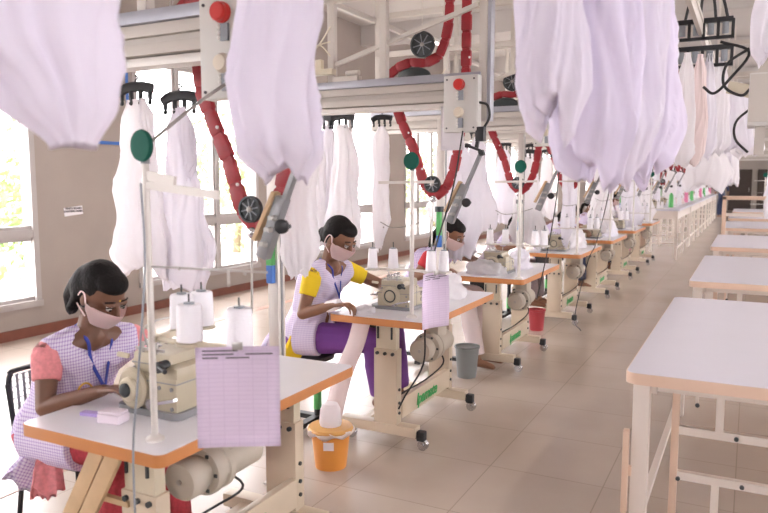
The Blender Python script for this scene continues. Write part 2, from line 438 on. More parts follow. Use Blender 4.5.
TY = [1.53, 3.50, 5.40, 7.50, 9.45, 11.46, 13.55]
T0 = make_table(.725, .10); T0.location = (-1.555, TY[0], 0); T0.scale = (1.055, 1, 1)
tag(T0, 'orange edged sewing table in the lower left corner, pink form hanging before it', 'sewing table', 'sewing tables along the window row')
T1 = make_table(.78); T1.location = (-1.555, TY[1], 0)
tag(T1, 'orange edged sewing table beside the orange bucket, operator in purple trousers behind it', 'sewing table', 'sewing tables along the window row')
for k in range(2, 7):
    dup(T1, (-1.555, TY[k], 0), 'orange edged white sewing table on casters, %s in the row' % ordn(k))

# ------------------------------------------------------------------ overlock machine
def make_machine(big=False):
    """base centre origin; long side y (shaft), operator at -x"""
    t = empty('overlock_machine')
    MB().rbox(-.14, .13, -.13, .13, 0, .02, .03).build('base_plate', alud, t)
    b = MB()
    b.box((-.10, -.12, .012), (.12, .12, .115), .018)
    b.box((-.085, -.10, .10), (.075, .10, .175), .016)
    b.box((.02, -.115, .09), (.12, .03, .145), .02)
    body = b.build('body', castm, t)
    for a_, b_ in (((-.101, -.1215, .098), (.121, -.119, .101)), ((.118, -.115, .098), (.1215, .115, .101)), ((-.0865, -.1015, .140), (.02, -.0985, .143)), ((.035, -.1215, .02), (.038, -.119, .098)), ((.1185, -.02, .02), (.1215, -.016, .14))):
        MB().box(a_, b_).build('casing_seam', alud, body)
    for q_ in ((.10, .085), (.10, .03), (.05, .085), (-.075, .125), (.0, .125)):
        MB().cyl((q_[0], -.124 if q_[1] < .1 else -.104, q_[1]), (q_[0], -.10, q_[1]), .006, n=10).build('casing_screw', alud, body)
    for zz_ in (.05, .085): MB().cyl((.118, .05, zz_), (.126, .05, zz_), .014, n=14).build('oil_cap', chrome, body)
    MB().bar((-.06, -.106, .185), (.06, -.106, .185), .008).bar((-.03, -.106, .175), (-.03, -.106, .205), .007).bar((.03, -.106, .175), (.03, -.106, .205), .007).build('thread_bar', steel, body)
    MB().box((-.15, .0, .03), (-.09, .11, .075), .010).box((-.13, .03, .10), (-.07, .09, .17), .01).build('head_cover', castm, body)
    MB().box((-.19, -.04, .062), (-.08, .10, .070), .003).build('cloth_plate', chrome, t)
    w = MB().lathe((-.055 if big else 0, -.12, .075 if big else .085), [(.03, 0), (.058, -.002), (.060, -.012), (.052, -.020), (.03, -.022)], (0, 1, 0)).build('hand_wheel', castm, t)
    cx, cz = (-.055, .075) if big else (0, .085)
    if big:
        MB().lathe((cx, -.142, cz), [(.034, 0), (.034, -.012), (.028, -.018)], (0, 1, 0)).build('hub_ring', cream, w)
        MB().lathe((cx, -.160, cz), [(.020, 0), (.020, -.008), (.010, -.018), (.006, -.02)], (0, 1, 0)).build('hub', dark, w)
    else:
        tr = MB(); pts = [(cx+.035*math.cos(a*PI/12), -.144, cz+.035*math.sin(a*PI/12)) for a in range(25)]
        tr.tube(pts, .004, smooth=False); tr.build('hub_ring', dark, w)
    for i, (yy, zz) in enumerate(((-.07, .18), (-.025, .18), (.02, .18), (.065, .18))):
        MB().lathe((-.045, yy, .172), [(.013, 0), (.013, .004), (.005, .006), (.005, .014), (.012, .016), (.012, .03), (.006, .033)], (0, 0, 1), 14).build('tension_knob', chrome, t)
    MB().cyl((.06, -.095, .145), (.06, -.135, .145), .016).cyl((.06, -.13, .145), (.10, -.145, .14), .007).build('side_knob', black, t)
    MB().bar((.015, -.126, .035), (.12, -.126, .060), .018, .008).cyl((.02, -.120, .038), (.02, -.138, .038), .015).build('looper_lever', chrome, t)
    MB().bar((-.10, -.10, .155), (-.14, -.11, .160), .014, bev=.004).build('lift_lever', cream, t)
    a = MB()
    a.tube([(-.02, -.08, .175), (-.03, -.10, .24), (-.01, -.02, .26), (.02, .08, .24), (.02, .09, .175)], .003)
    a.build('thread_guide', steel, t)
    MB().cyl((-.12, .06, .06), (-.12, .06, .12), .004).box((-.145, .045, .066), (-.105, .075, .072)).build('presser_foot', chrome, t)
    MB().box((-.17, -.06, .0), (-.05, .1, .014), .006).build('oil_pan', alud, t)
    return t
M0 = make_machine(True); M0.location = (-1.87, 1.93, .7252); M0.scale = (1.12, 1.12, 1.28)
tag(M0, 'large cream overlock sewing machine behind the pink form sheet', 'sewing machine', 'overlock machines on the sewing tables')
M1 = make_machine(False); M1.location = (-1.90, 3.90, .7802)
tag(M1, 'cream overlock machine with round dial, in front of the operator in yellow sleeves', 'sewing machine', 'overlock machines on the sewing tables')
for k in range(2, 7):
    dup(M1, (-1.90, TY[k]+.38, .7802), 'cream overlock machine on the sewing table %s' % ordn(k))

# ------------------------------------------------------------------ thread stands and cones
def make_stand(k, zt):
    """origin at the foot of the pole on the tabletop"""
    t = empty('thread_stand')
    top = 1.62-zt
    MB().cyl((0, 0, 0), (0, 0, top), .0125 if k else .011).lathe((0, 0, 0), [(.03, 0), (.03, .008), (.014, .02)]).build('pole', alu, t)
    tz = 1.055-zt
    tr = MB()
    if k == 0:
        tr.tube([(-.10, .10, tz), (.02, .02, tz), (.20, .02, tz), (.42, .05, tz)], .010, n=8)
        pegs = [(.138, .024), (.320, .041), (-.02, .16), (.0, .235)]
        tr.bar((0, 0, tz), (-.02, .26, tz), .02)
    else:
        tr.bar((-.24, -.05, tz), (.02, 0, tz), .03, .012); tr.bar((-.02, -.01, tz), (.24, -.06, tz), .03, .012)
        pegs = [(-.223, -.053), (-.11, -.015), (.135, -.04), (.195, .0)]
        tr.bar((-.11, -.015, tz), (-.10, .10, tz), .02); tr.bar((.13, -.04, tz), (.195, .01, tz), .02)
    for px, py in pegs:
        tr.lathe((px, py, tz-.006), [(.044, 0), (.046, .008), (.012, .010)], n=20)
    tr.build('spool_tray', alu if k else cream, t)
    for px, py in pegs:
        MB().cyl((px, py, tz), (px, py, tz+.155), .003, n=8).build('spool_pin', dark, t)
    az = 1.545-zt
    a = MB()
    if k == 0: a.bar((-.005, 0, az), (.29, .0, az-.03), .016, .024); a.bar((0, 0, az+.03), (.12, .0, az+.01), .012, .03)
    else: a.bar((-.21, 0, az), (.13, 0, az+.005), .012, .016)
    a.build('upper_arm', alu, t)
    g = MB(); lz = 1.29-zt
    if k == 0: g.bar((0, 0, lz), (.42, .05, lz), .006); g.bar((.30, .02, lz), (.40, -.1, lz-.02), .008)
    else: g.tube([(-.20, 0, lz+.03), (-.12, 0, lz), (0, 0, lz+.02), (.1, 0, lz+.05)], .003)
    for q in (.3, .6, .9): g.sphere(((.42 if k == 0 else -.2)*q, 0, lz), .005, 8)
    g.build('guide_rod', steel, t)
    d = MB().lathe((0, -.012, 1.665-zt), [(.02, -.008), (.047, -.008), (.050, 0), (.047, .008), (.02, .008)], (0.15, 1, 0), 32).build('guide_disc', green, t)
    MB().cyl((0, 0, top-.01), (0, 0, top+.03), .014).build('disc_holder', alud, t)
    return t, pegs, tz
def make_cone(wide):
    t = empty('thread_cone')
    if wide: pr = [(.030, 0), (.040, .002), (.041, .01), (.038, .112), (.034, .118), (.014, .118)]
    else: pr = [(.026, 0), (.030, .002), (.030, .01), (.024, .108), (.020, .112), (.010, .112)]
    MB().lathe((0, 0, 0), pr, n=32).build('thread_winding', thread, t)
    h = pr[-1][1]
    MB().lathe((0, 0, 0), [(.018, h-.004), (.016, h+.006), (.009, h+.007)], n=16).build('cone_core', greyp, t)
    return t
cw = make_cone(True); cn = make_cone(False)
usedw = usedn = False
names4 = {0: ['in front of the others on the near stand', 'alone to the right above the pink form sheet', 'leftmost behind the pole of the near stand', 'at the back of the three clustered on the near stand'],
          1: ['at the left end', 'second from the left', 'just right of the pole', 'at the right end']}
for k in range(7):
    zt = .725 if k == 0 else .78
    loc = (-1.672, 1.628, zt) if k == 0 else ((-1.685, 3.608, zt) if k == 1 else ((-1.60, TY[k]-.06+.08, zt)))
    if k < 2: st, pegs, tz = make_stand(k, zt); st.location = loc; S = st
    else: st = copy_tree(S); st.location = loc
    tag(st, 'tall metal thread stand with green disc on the sewing table %s' % ordn(k), 'thread stand', 'thread stands on the sewing tables')
    for j, (px, py) in enumerate(pegs):
        src = cw if k == 0 else cn
        first = (k == 0 and j == 0) or (k == 1 and j == 0)
        c = src if first else copy_tree(src)
        c.location = (loc[0]+px, loc[1]+py, loc[2]+tz+.0045)
        tag(c, 'white thread cone %s%s' % (names4[min(k, 1)][j], '' if k == 0 else ' of the thread stand %s' % ordn(k)), 'thread cone', 'cones of white thread on the stands')

# ------------------------------------------------------------------ paper forms
def sheet(name, w, h, curl, m, segs=10):
    bm = bmesh.new(); rows = []
    for i in range(segs+1):
        x = -w/2+w*i/segs; yy = curl*math.sin(PI*i/segs)
        rows.append([bm.verts.new((x, yy+curl*.4*math.sin(2*j/6+i*.3), -h*j/8)) for j in range(9)])
    for a, b in zip(rows, rows[1:]):
        for j in range(8): bm.faces.new((a[j], b[j], b[j+1], a[j+1]))
    bmesh.ops.solidify(bm, geom=bm.faces[:], thickness=.0006)
    me = bpy.data.meshes.new(name); 
    for f in bm.faces: f.smooth = True
    bm.to_mesh(me); bm.free(); me.materials.append(m)
    o = bpy.data.objects.new(name, me); C.objects.link(o)
    return o
def form(loc, rz, label, w=.215, h=.29, curl=.004):
    t = empty('form_sheet', loc, rz); tag(t, label, 'paper form', 'paper forms on the thread stands')
    s = sheet('sheet', w, h, curl, paper_grid); s.parent = t
    b = MB(); z = -.012
    for x0, x1, zz in ((-.09, .0, -.010), (-.09, -.01, -.020), (.02, .09, -.020), (-.09, -.05, -.030), (-.03, .03, -.030)):
        b.box((x0*w/.215, -.0020, zz-.0018), (x1*w/.215, -.0012, zz+.0018))
    b.build('print', ink, t, 0)
    MB().box((-.014, -.006, -.008), (.014, .006, .012), .002).build('clip', steel, t)
    return t
form((-1.232, 1.51, 1.105), R(32), 'large lavender ruled form hanging in front of the near sewing table', .228, .285)
form((-1.49, 3.50, 1.06), R(70), 'long ruled white form hanging curled from the second thread stand', .20, .30, .02)

# ------------------------------------------------------------------ conveyor stations
def link_chain(mb, pts, w=.075, d=.035, step=.115):
    pts = [Vector((p[0], 0, p[1])) for p in pts]
    seg = []; 
    out = [pts[0]]; 
    # resample
    P2 = []
    for a, b in zip(pts, pts[1:]):
        n = max(1, int((b-a).length/.01))
        for i in range(n): P2.append(a.lerp(b, i/n))
    P2.append(pts[-1])
    q = [P2[0]]; acc = 0
    for a, b in zip(P2, P2[1:]):
        acc += (b-a).length
        if acc >= step: q.append(b); acc = 0
    q.append(pts[-1])
    for i, (a, b) in enumerate(zip(q, q[1:])):
        if (b-a).length < .03: continue
        dd = (b-a).normalized()
        mb.bar(a+dd*.004, b-dd*.008, w*(1 if i % 2 else .9), d, up=(0, 1, 0), bev=.012)
        mb.bar(b-dd*.015, b+dd*.015, w*.72, d*.7, up=(0, 1, 0))
def wheel(name, c, r, parent):
    y0 = -.03
    w = MB(); w.lathe((c[0], y0, c[1]), [(r*.82, 0), (r, -.002), (r, -.026), (r*.84, -.028), (r*.80, -.016), (.0, -.016)], (0, 1, 0), 32)
    o = w.build(name, dark, parent)
    s = MB()
    for i in range(8):
        a = i*PI/4+.2; s.bar((c[0]+.012*math.cos(a), y0-.019, c[1]+.012*math.sin(a)), (c[0]+r*.8*math.cos(a), y0-.019, c[1]+r*.8*math.sin(a)), .006, .008, up=(0, 1, 0))
    s.build('spokes', greyp, o)
    MB().lathe((c[0], y0-.014, c[1]), [(.014, 0), (.014, -.014), (.008, -.018)], (0, 1, 0), 16).build('hub', steel, o)
    return o
def make_loop():
    t = empty('carrier_loop')
    m = MB(); link_chain(m, [(-2.345, 2.20), (-2.33, 2.05), (-2.19, 1.77), (-2.11, 1.52), (-2.035, 1.435), (-1.945, 1.49), (-1.87, 1.66), (-1.80, 2.25), (-1.80, 4.32)])
    m.build('red_track', red, t)
    sc = MB()
    for p in ((-2.26, 1.90), (-2.15, 1.64), (-1.90, 1.56), (-1.83, 1.98), (-1.80, 2.4)): sc.sphere((p[0]+.03, -.02, p[1]), .008, 8)
    sc.build('track_screws', white, t)
    wheel('guide_wheel', (-2.03, 1.53), .060, t)
    MB().sphere((-2.02, -.05, 1.425), .026, 14, (1, .6, 1)).build('end_pulley', chrome, t)
    MB().cyl((-2.02, -.05, 1.41), (-2.03, -.05, 1.06), .006, n=8).build('guide_rod', steel, t)
    return t
def make_upper():
    t = empty('lift_track')
    m = MB(); link_chain(m, [(-2.40, 2.29), (-2.26, 2.40), (-2.02, 2.37), (-1.95, 2.46), (-1.91, 2.65), (-1.89, 3.3), (-1.89, 4.3)], .07)
    m.build('red_track', red, t)
    wheel('guide_wheel', (-2.09, 2.50), .090, t)
    MB().sphere((0, 0, 0), 1, 20).build('drive_cover', dark, t).matrix_local = Matrix.Translation((-2.17, -.01, 2.29)) @ Matrix.Diagonal((.13, .04, .065, 1))
    MB().sphere((-2.40, -.02, 2.30), .022, 10).cyl((-2.43, 0, 2.25), (-2.40, 0, 2.42), .008).build('end_bracket', steel, t)
    return t
def make_frame(k):
    """conveyor cross frame, y origin at the front of the beam"""
    t = empty('conveyor_frame')
    xa, xb = -3.45, -1.54
    MB().box((xa, -.02, 2.185), (xb, .10, 2.235), .004).build('top_rail', alub, t)
    MB().box((xa, -.004, 2.135), (xb, .10, 2.183), .004).box((xa, .02, 2.105), (xb, .09, 2.135)).box((xa, -.015, 2.06), (xb, .09, 2.105), .004).build('middle_rail', railm, t)
    MB().box((xa, .01, 2.02), (xb, .10, 2.055), .003).build('lower_channel', alu, t)
    p = MB(); p.box((-1.555, -.0, 1.93), (-1.505, .08, 3.6), .003).build('front_post', railm, t)
    MB().box((-1.503, .005, 1.93), (-1.48, .075, 3.6), .002).build('post_channel', alub, t)
    for x in (-2.25, -2.66, -3.40):
        MB().box((x-.025, .03, 2.235), (x+.025, .08, 3.6), .003).build('upright', railm, t)
    MB().box((-3.42, .03, 2.78), (-1.53, .08, 2.83), .003).box((-3.42, .03, 3.15), (-1.53, .08, 3.2), .003).build('upper_rail', railm, t)
    MB().bar((-2.64, .055, 2.36), (-1.58, .055, 2.66), .028).build('brace', railm, t)
    for x in (-3.40, -1.53):
        MB().box((x-.02, .08, 3.10), (x+.02, 2.08, 3.15), .003).build('long_rail', railm, t)
    v = MB().box((-2.98, -.02, 2.29), (-2.62, .04, 2.33), .006).box((-2.80, 0, 2.33), (-2.72, .04, 2.40), .006).build('valve_block', cream, t)
    s = MB()
    for i in range(4):
        x = -2.95+.06*i; s.cyl((x, -.03, 2.235), (x, -.03, 2.31), .010, n=8); s.sphere((x, -.035, 2.30), .020, 10)
    s.build('air_valve', steel, v)
    s = MB()
    for i in range(3): s.tube([(-2.95+.06*i, 0, 2.33), (-2.9+.05*i, 0, 2.45), (-2.75, .02, 2.5), (-2.66, .03, 2.42+.1*i)], .005)
    s.build('air_hose', cream, v)
    MB().box((-2.62, -.01, 2.235), (-2.42, .05, 2.27), .004).cyl((-2.52, .01, 2.29), (-2.42, .01, 2.29), .018).build('cylinder_mount', railm, t)
    return t
def make_floor_post():
    t = empty('station_post')
    MB().box((-.03, -.03, 0), (.03, .03, 2.02), .003).box((-.06, -.06, 0), (.06, .06, .012)).build('post', alu, t)
    MB().box((.031, -.008, .0), (.034, .008, 2.0)).build('post_slot', alud, t)
    MB().cyl((.0, -.045, 1.32), (.0, -.045, 1.36), .034).build('collar', dark, t)
    MB().box((-.018, -.062, 1.14), (.018, -.031, 1.32), .004).build('green_tag', lime, t)
    MB().box((-.018, -.062, 1.05), (.018, -.031, 1.14), .004).build('blue_tag', bluetape, t)
    return t
def make_box():
    """face centre origin, faces -y"""
    t = empty('control_box')
    MB().box((-.115, 0, -.18), (.115, .07, .17), .006).build('case', panelm, t)
    MB().box((-.108, -.004, -.173), (.108, 0, .163), .001).build('face_plate', panelm, t)
    b = MB().lathe((-.005, -.004, .112), [(.036, 0), (.036, -.012), (.033, -.016), (.033, -.03), (.028, -.036)], (0, 1, 0)).build('stop_button', redb, t)
    b = MB().lathe((-.01, -.004, -.058), [(.034, 0), (.034, -.006), (.030, -.014), (.026, -.022)], (0, 1, 0)).build('selector_knob', cream_knob, t)
    for zz in (.045, -.125):
        s = MB().box((-.012, -.014, zz-.030), (.022, -.004, zz+.030), .002).build('switch_block', greyp, t)
        m = MB()
        for i in (-1, 0, 1): m.sphere((-.016, -.010, zz+.019*i), .009, 8)
        m.build('switch_toggles', white, s)
    for x in (-.09, .09):
        for z in (-.155, .145): MB().cyl((x, -.008, z), (x, -.003, z), .006, n=8).build('screw', ink, t)
    c = MB().tube([(.115, .03, .0), (.17, .02, -.02), (.185, .02, -.09), (.15, .03, -.15), (.13, .03, -.17)], .008).build('side_cable', rubber, t)
    MB().box((.10, .0, -.24), (.155, .05, -.15), .004).cyl((.118, .02, -.20), (.118, .03, -.17), .01).build('plug_block', black, t)
    return t
def make_arm():
    """clamp arm hanging from the control box; origin at bracket"""
    t = empty('loading_arm')
    p0 = Vector((0, 0, 0)); p1 = Vector((-.09, -.0, -.19)); p2 = Vector((-.19, .0, -.42))
    MB().bar(p0, p2, .022, .03, up=(0, 1, 0), bev=.003).build('rail', alud, t)
    MB().bar(p1+Vector((-.01, 0, 0)), p2+Vector((-.01, 0, -.01)), .050, .045, up=(0, 1, 0), bev=.006).build('carriage', alud, t)
    MB().bar(p1+Vector((-.036, -.01, .02)), p2+Vector((-.036, -.01, .06)), .018, .045, up=(0, 1, 0), bev=.003).build('side_plate', wood, t)
    MB().cyl((-.11, -.02, -.30), (-.05, -.03, -.30), .008).lathe((-.075, -.04, -.30), [(.02, 0), (.028, -.004), (.028, -.02), (.022, -.024)], (-.3, 1, 0), 20).build('clamp_knob', black, t)
    MB().bar((-.09, 0, .055), (0, 0, .02), .016, .02, up=(0, 1, 0), bev=.004).bar((0, 0, .02), (.012, 0, -.01), .03, .03).cyl((-.10, 0, .055), (-.07, 0, .05), .014).bar((-.035, .02, .04), (-.035, .06, .12), .02).build('bracket', black, t)
    for q in (.35, .55, .8): v = p1.lerp(p2, q); MB().sphere((v.x, -.028, v.z), .012, 8).box((v.x-.03, -.03, v.z-.008), (v.x+.01, -.02, v.z+.008)).build('fitting', steel, t)
    return t

lp0 = make_loop(); up0 = make_upper(); fp0 = make_floor_post(); bx0 = make_box(); ar0 = make_arm(); fr0 = make_frame(0)
NS = 14
for k in range(NS):
    yb = 2.17+2.12*k
    if k == 1: yb = 4.31
    place = 'at the %s conveyor station' % (ORD+['last but one', 'last'])[k]
    f = fr0 if k == 0 else copy_tree(fr0); f.location = (0, yb, 0)
    tag(f, 'pale metal conveyor cross frame ' + place, 'conveyor frame', 'overhead conveyor frames')
    q = lp0 if k == 0 else copy_tree(lp0); q.location = (0 if k else .045, yb+.42, -.10 if k == 0 else 0)
    tag(q, 'hanging red carrier track loop with dark wheel ' + place, 'conveyor track', 'red carrier loops')
    if k < 8:
        q = up0 if k == 0 else copy_tree(up0); q.location = (0, yb+.37, 0)
        tag(q, 'red lift track with large black wheel above the beam ' + place, 'conveyor track', 'red lift tracks above the beams')
    if k < 9:
        q = fp0 if k == 0 else copy_tree(fp0); q.location = (-2.10, yb+.72, 0)
        tag(q, 'upright aluminium post with green tag, behind the operator ' + place, 'post', 'aluminium station posts')
    if k < 6:
        q = bx0 if k == 0 else copy_tree(bx0); q.location = (-1.655, 2.0, 2.025) if k == 0 else (-1.645, yb-.08, 2.04)
        tag(q, 'grey control box with red stop button ' + place, 'control box', 'control boxes on the conveyor posts')
    if k < 9:
        q = ar0 if k == 0 else copy_tree(ar0)
        q.location = (-1.285, 1.93, 1.665) if k == 0 else (-1.50, yb-.10, 1.72)
        q.scale = (.85,)*3 if k == 0 else (1,)*3
        tag(q, 'slanted loading arm with black knob ' + place, 'loading arm', 'slanted loading arms')
# cords and rods
def cord(name, pts, r, m, label, cat='cable'):
    o = MB().tube(pts, r).build(name, m); tag(o, label, cat); return o
cord('control_rod', [(-1.575, 2.07, 1.965), (-1.62, 1.85, 1.83), (-1.672, 1.640, 1.67)], .006, steel, 'thin steel rod slanting from the nearest control box to the green disc', 'rod')
cord('power_cord', [(-1.665, 1.60, 1.55), (-1.65, 1.59, 1.3), (-1.655, 1.55, .95), (-1.635, 1.50, .7), (-1.63, 1.50, .2), (-1.66, 1.52, .012)], .0035, greyp, 'grey cord hanging down past the front edge of the near sewing table')
cord('power_cord', [(-1.60, 4.16, 1.86), (-1.58, 3.95, 1.5), (-1.60, 3.70, 1.1), (-1.545, 3.50, .80), (-1.54, 3.47, .74), (-1.60, 3.58, .52), (-1.72, 3.60, .32), (-1.755, 3.585, .24)], .005, rubber, 'black cord hanging from the second control box over the table edge')
cord('power_cord', [(-1.50, 6.3, 2.3), (-1.50, 6.2, 1.5), (-1.47, 5.8, 1.0), (-1.50, 5.6, .6)], .005, rubber, 'black cord hanging beside the third sewing station')
cord('power_cord', [(-1.36, 8.4, 2.3), (-1.40, 8.2, 1.5), (-1.47, 7.9, .9), (-1.50, 7.6, .7), (-1.62, 7.6, .1), (-1.5, 7.35, .01)], .005, rubber, 'black cord hanging beside the fourth sewing station')
o = sheet('job_card', .16, .28, .015, paperm); o.location = (-1.72, 4.285, 2.03); tag(o, 'white printed sheet hanging behind the second control box', 'paper sheet')

# ------------------------------------------------------------------ hanging garments
def garment_mesh(name, prof, seed, m, nseg=72, nring=64, fold=.22, nf=5, hem=.03, depth=.45, fq=1.0):
    """prof: list of (t, half width, x offset) from top t=0 to bottom t=1"""
    L_ = prof[-1][0]
    bm = bmesh.new(); rings = []
    def ev(z):
        for a, b in zip(prof, prof[1:]):
            if z <= b[0]:
                u = (z-a[0])/(b[0]-a[0]); u = u*u*(3-2*u)
                return a[1]+(b[1]-a[1])*u, a[2]+(b[2]-a[2])*u
        return prof[-1][1], prof[-1][2]
    for i in range(nring+1):
        z = L_*i/nring
        w, off = ev(z); g = i/nring
        w *= 1+.10*noise.noise(Vector((seed*1.7, z*4.5, 2.2)))*min(1, g*4); off += w*.22*noise.noise(Vector((seed*2.9, z*3.5, 9.1)))*min(1, g*3)
        ring = []
        for j in range(nseg):
            th = 2*PI*j/nseg
            tw = th+.9*noise.noise(Vector((seed*.7, z*2.0, math.cos(th)*.6)))*g
            ct, st = fq*math.cos(tw), fq*math.sin(tw)
            ca, sa = math.cos(th), math.sin(th)
            n1 = noise.noise(Vector((ct*1.6+seed*7.1, st*1.6, z*1.6+seed)))
            n2 = noise.noise(Vector((ct*3.6+seed*3.3, st*3.6+z*1.2, z*1.9+seed*2)))
            rg = 1-2*abs(noise.noise(Vector((ct*2.4+seed*5.3+z*1.5, st*2.4, z*2.6+seed*4))))
            rg = max(0, rg)**3
            fo = 1+fold*(1.5*n1+1.1*n2*min(1, g*3+.3)+.75*rg*min(1, g*3+.2)-.2)
            dz = 0
            if g > .6: dz = hem*(math.sin(2*th+seed)+1.5*n1+n2)*((g-.6)/.4)**2
            dd = depth*(.65+.35*min(1, g*2))
            ring.append(bm.verts.new((off+ca*w*fo, sa*w*dd*fo+.02*n1, -(z+dz))))
        rings.append(ring)
    # hem folds inward
    w, off = ev(L_)
    ring = []
    for v in rings[-1]:
        ring.append(bm.verts.new((off+(v.co.x-off)*.9, v.co.y*.88, v.co.z+.015)))
    rings.append(ring)
    ring = [bm.verts.new((off+(v.co.x-off)*.7, v.co.y*.6, v.co.z+.10)) for v in rings[-2]]
    rings.append(ring)
    for a, b in zip(rings, rings[1:]):
        for j in range(nseg): bm.faces.new((a[j], a[(j+1) % nseg], b[(j+1) % nseg], b[j]))
    bm.faces.new(rings[0]); bm.faces.new(rings[-1][::-1])
    bmesh.ops.recalc_face_normals(bm, faces=bm.faces)
    for f in bm.faces: f.smooth = True
    me = bpy.data.meshes.new(name); bm.to_mesh(me); bm.free(); me.materials.append(m)
    o = bpy.data.objects.new(name, me); C.objects.link(o)
    return o
def make_hanger():
    t = empty('clip_hanger')
    MB().tube([(-.11, 0, -.015), (-.06, 0, .012), (.03, 0, .018), (.11, 0, .005)], .02, n=8, flat=(.012, .028)).build('hanger_bar', black, t)
    for x in (-.09, -.03, .03, .09):
        MB().bar((x, 0, .0), (x, 0, -.055), .016, .022, bev=.004).bar((x, -.012, -.03), (x+.012, -.014, -.07), .010, .012).sphere((x+.006, -.012, -.072), .012, 8).build('clip', black, t)
    MB().tube([(0, 0, .01), (0, 0, .05), (.015, 0, .065), (.0, 0, .08)], .005).build('hook', black, t)
    return t
hg0 = make_hanger(); hg_used = False
def hanger(loc, rz, label, s=1):
    global hg_used
    h = copy_tree(hg0) if hg_used else hg0; hg_used = True
    h.location = loc; h.rotation_euler = (0, 0, rz); h.scale = (s, s, s)
    tag(h, label, 'hanger', 'black clip hangers')
def garment(loc, prof, seed, m, label, rz=0, name='hanging_shirt', **kw):
    g = garment_mesh(name, prof, seed, m, **kw); g.location = loc; g.rotation_euler = (0, 0, rz)
    tag(g, label, 'garment', 'white garments on the conveyor')
    return g
TALL = [(0, .04, 0), (.12, .09, 0), (.30, .10, 0), (.55, .13, 0), (.80, .18, .01), (.98, .15, .0)]
TALLR = [(0, .05, 0), (.10, .09, .01), (.3, .11, .02), (.6, .14, .01), (.85, .18, 0), (.95, .13, .03)]
SLIM = [(0, .03, 0), (.1, .07, 0), (.45, .065, .01), (.75, .08, 0), (1.0, .035, -.02)]
# near stations, along the beams
hanger((-3.03, 2.90, 2.05), R(10), 'black clip hanger at far left holding the first long white garment')
garment((-3.05, 2.90, 2.00), TALLR, 1, cloth, 'long white garment at far left, in front of the wall beside the second window')
garment((-2.96, 2.88, 2.00), [(0, .02, 0), (.1, .05, .02), (.2, .04, .03), (.26, .012, .03)], 41, cloth, 'short white sleeve bunched at the top of the far left hanger', name='hanging_sleeve')
hanger((-2.80, 2.99, 2.00), R(10), 'black clip hanger second from the left, holding a flared white garment')
garment((-2.80, 2.98, 1.95), TALL, 2, cloth2, 'long flared white garment in front of the second window, left of the red track')
garment((-2.74, 2.93, 1.95), [(0, .02, 0), (.1, .045, .02), (.3, .05, .04), (.36, .02, .03)], 42, cloth2, 'short white sleeve beside the flared garment at the second window', name='hanging_sleeve')
for i, x in enumerate((-3.20, -3.07, -2.94)):
    garment((x, 4.96, 2.0), SLIM if i % 2 else TALLR, 5+i, (cloth, cloth2, cloth)[i], 'long white garment behind the operator in yellow, %s of three on its hanger' % ('left', 'middle', 'right')[i])
hanger((-3.14, 4.96, 2.05), 0, 'black clip hanger with three garments behind the operator in yellow, left part')
hanger((-2.94, 4.97, 2.05), 0, 'black clip hanger with three garments behind the operator in yellow, right part')
hanger((-2.73, 5.25, 2.06), R(10), 'black clip hanger holding one slim garment beside the second red loop', .8)
garment((-2.735, 5.25, 2.0), SLIM, 9, cloth, 'slim white garment hanging alone left of the second red loop')
garment((-2.18, 5.60, 1.88), [(0, .03, 0), (.15, .09, 0), (.45, .14, 0), (.7, .17, -.01), (.95, .15, 0)], 11, cloth2, 'wide white garment hanging behind the second loading arm')
garment((-1.87, 2.75, 1.92), [(0, .05, 0), (.2, .08, 0), (.5, .085, .0), (.70, .085, .01), (.78, .05, .01)], 12, cloth, 'white garment hanging behind the nearest loading arm', rz=.4)
# generic set for the farther stations
gsrc = [garment_mesh('hanging_shirt', p, s, m) for p, s, m in ((TALL, 21, cloth), (SLIM, 22, cloth2), (TALLR, 23, cloth), (TALL, 24, cloth2))]
first = [True]*4
rr = random.Random(5)
for k in range(2, NS):
    yb = 2.17+2.12*k
    for i, (x, dy) in enumerate(((-2.95, .7), (-2.62, .75), (-2.15, 1.25), (-1.78, 1.35))):
        s = (k+i) % 4
        g = gsrc[s] if first[s] else gsrc[s].copy()
        if not first[s]: C.objects.link(g)
        first[s] = False
        zt = 2.0 if i < 2 else 1.82
        g.location = (x+rr.uniform(-.04, .04), yb+dy, zt+rr.uniform(-.05, .03)); g.rotation_euler = (0, 0, rr.uniform(-.5, .5))
        pos = ('leftmost', 'second from left', 'third from left', 'rightmost')[i]
        tag(g, 'white garment hanging at the %s conveyor station, %s of four' % (ORD[k] if k < 12 else ('last but one', 'last')[k-12], pos), 'garment', 'white garments on the conveyor')
        if i < 3 and k < 7:
            hanger((g.location.x, g.location.y, g.location.z+.05), 0, 'black clip hanger at the %s conveyor station, %s of three' % (ORD[k], pos), .8)
# foreground garments over the near stations
garment((-1.195, .90, 2.42), [(0, .08, 0), (.2, .15, -.02), (.45, .16, -.03), (.60, .145, -.012), (.71, .095, .025), (.80, .035, .055)], 51, clothf, 'very large blurred white garment filling the upper left corner', rz=R(38), name='hanging_trousers', depth=.6, fold=.21, hem=.002, fq=.8)
garment((-1.065, 1.50, 2.50), [(0, .05, 0), (.2, .095, 0), (.5, .10, 0), (.72, .11, -.01), (.86, .105, 0), (.93, .05, .01)], 52, clothf, 'large white garment hanging in front of the nearest control box', rz=R(30), name='hanging_trousers', depth=.7, fold=.24, hem=.02, fq=.9)
FG = [(-.475, 1.86, 1.71, .075, 53, clothf, 'leftmost'), (-.385, 2.00, 1.60, .105, 54, clothg, 'second from left'), (-.34, 2.20, 1.61, .10, 55, clothf, 'middle'), (-.325, 2.42, 1.60, .095, 56, clothg, 'fourth from left'), (-.325, 2.65, 1.64, .075, 57, clothf, 'rightmost')]
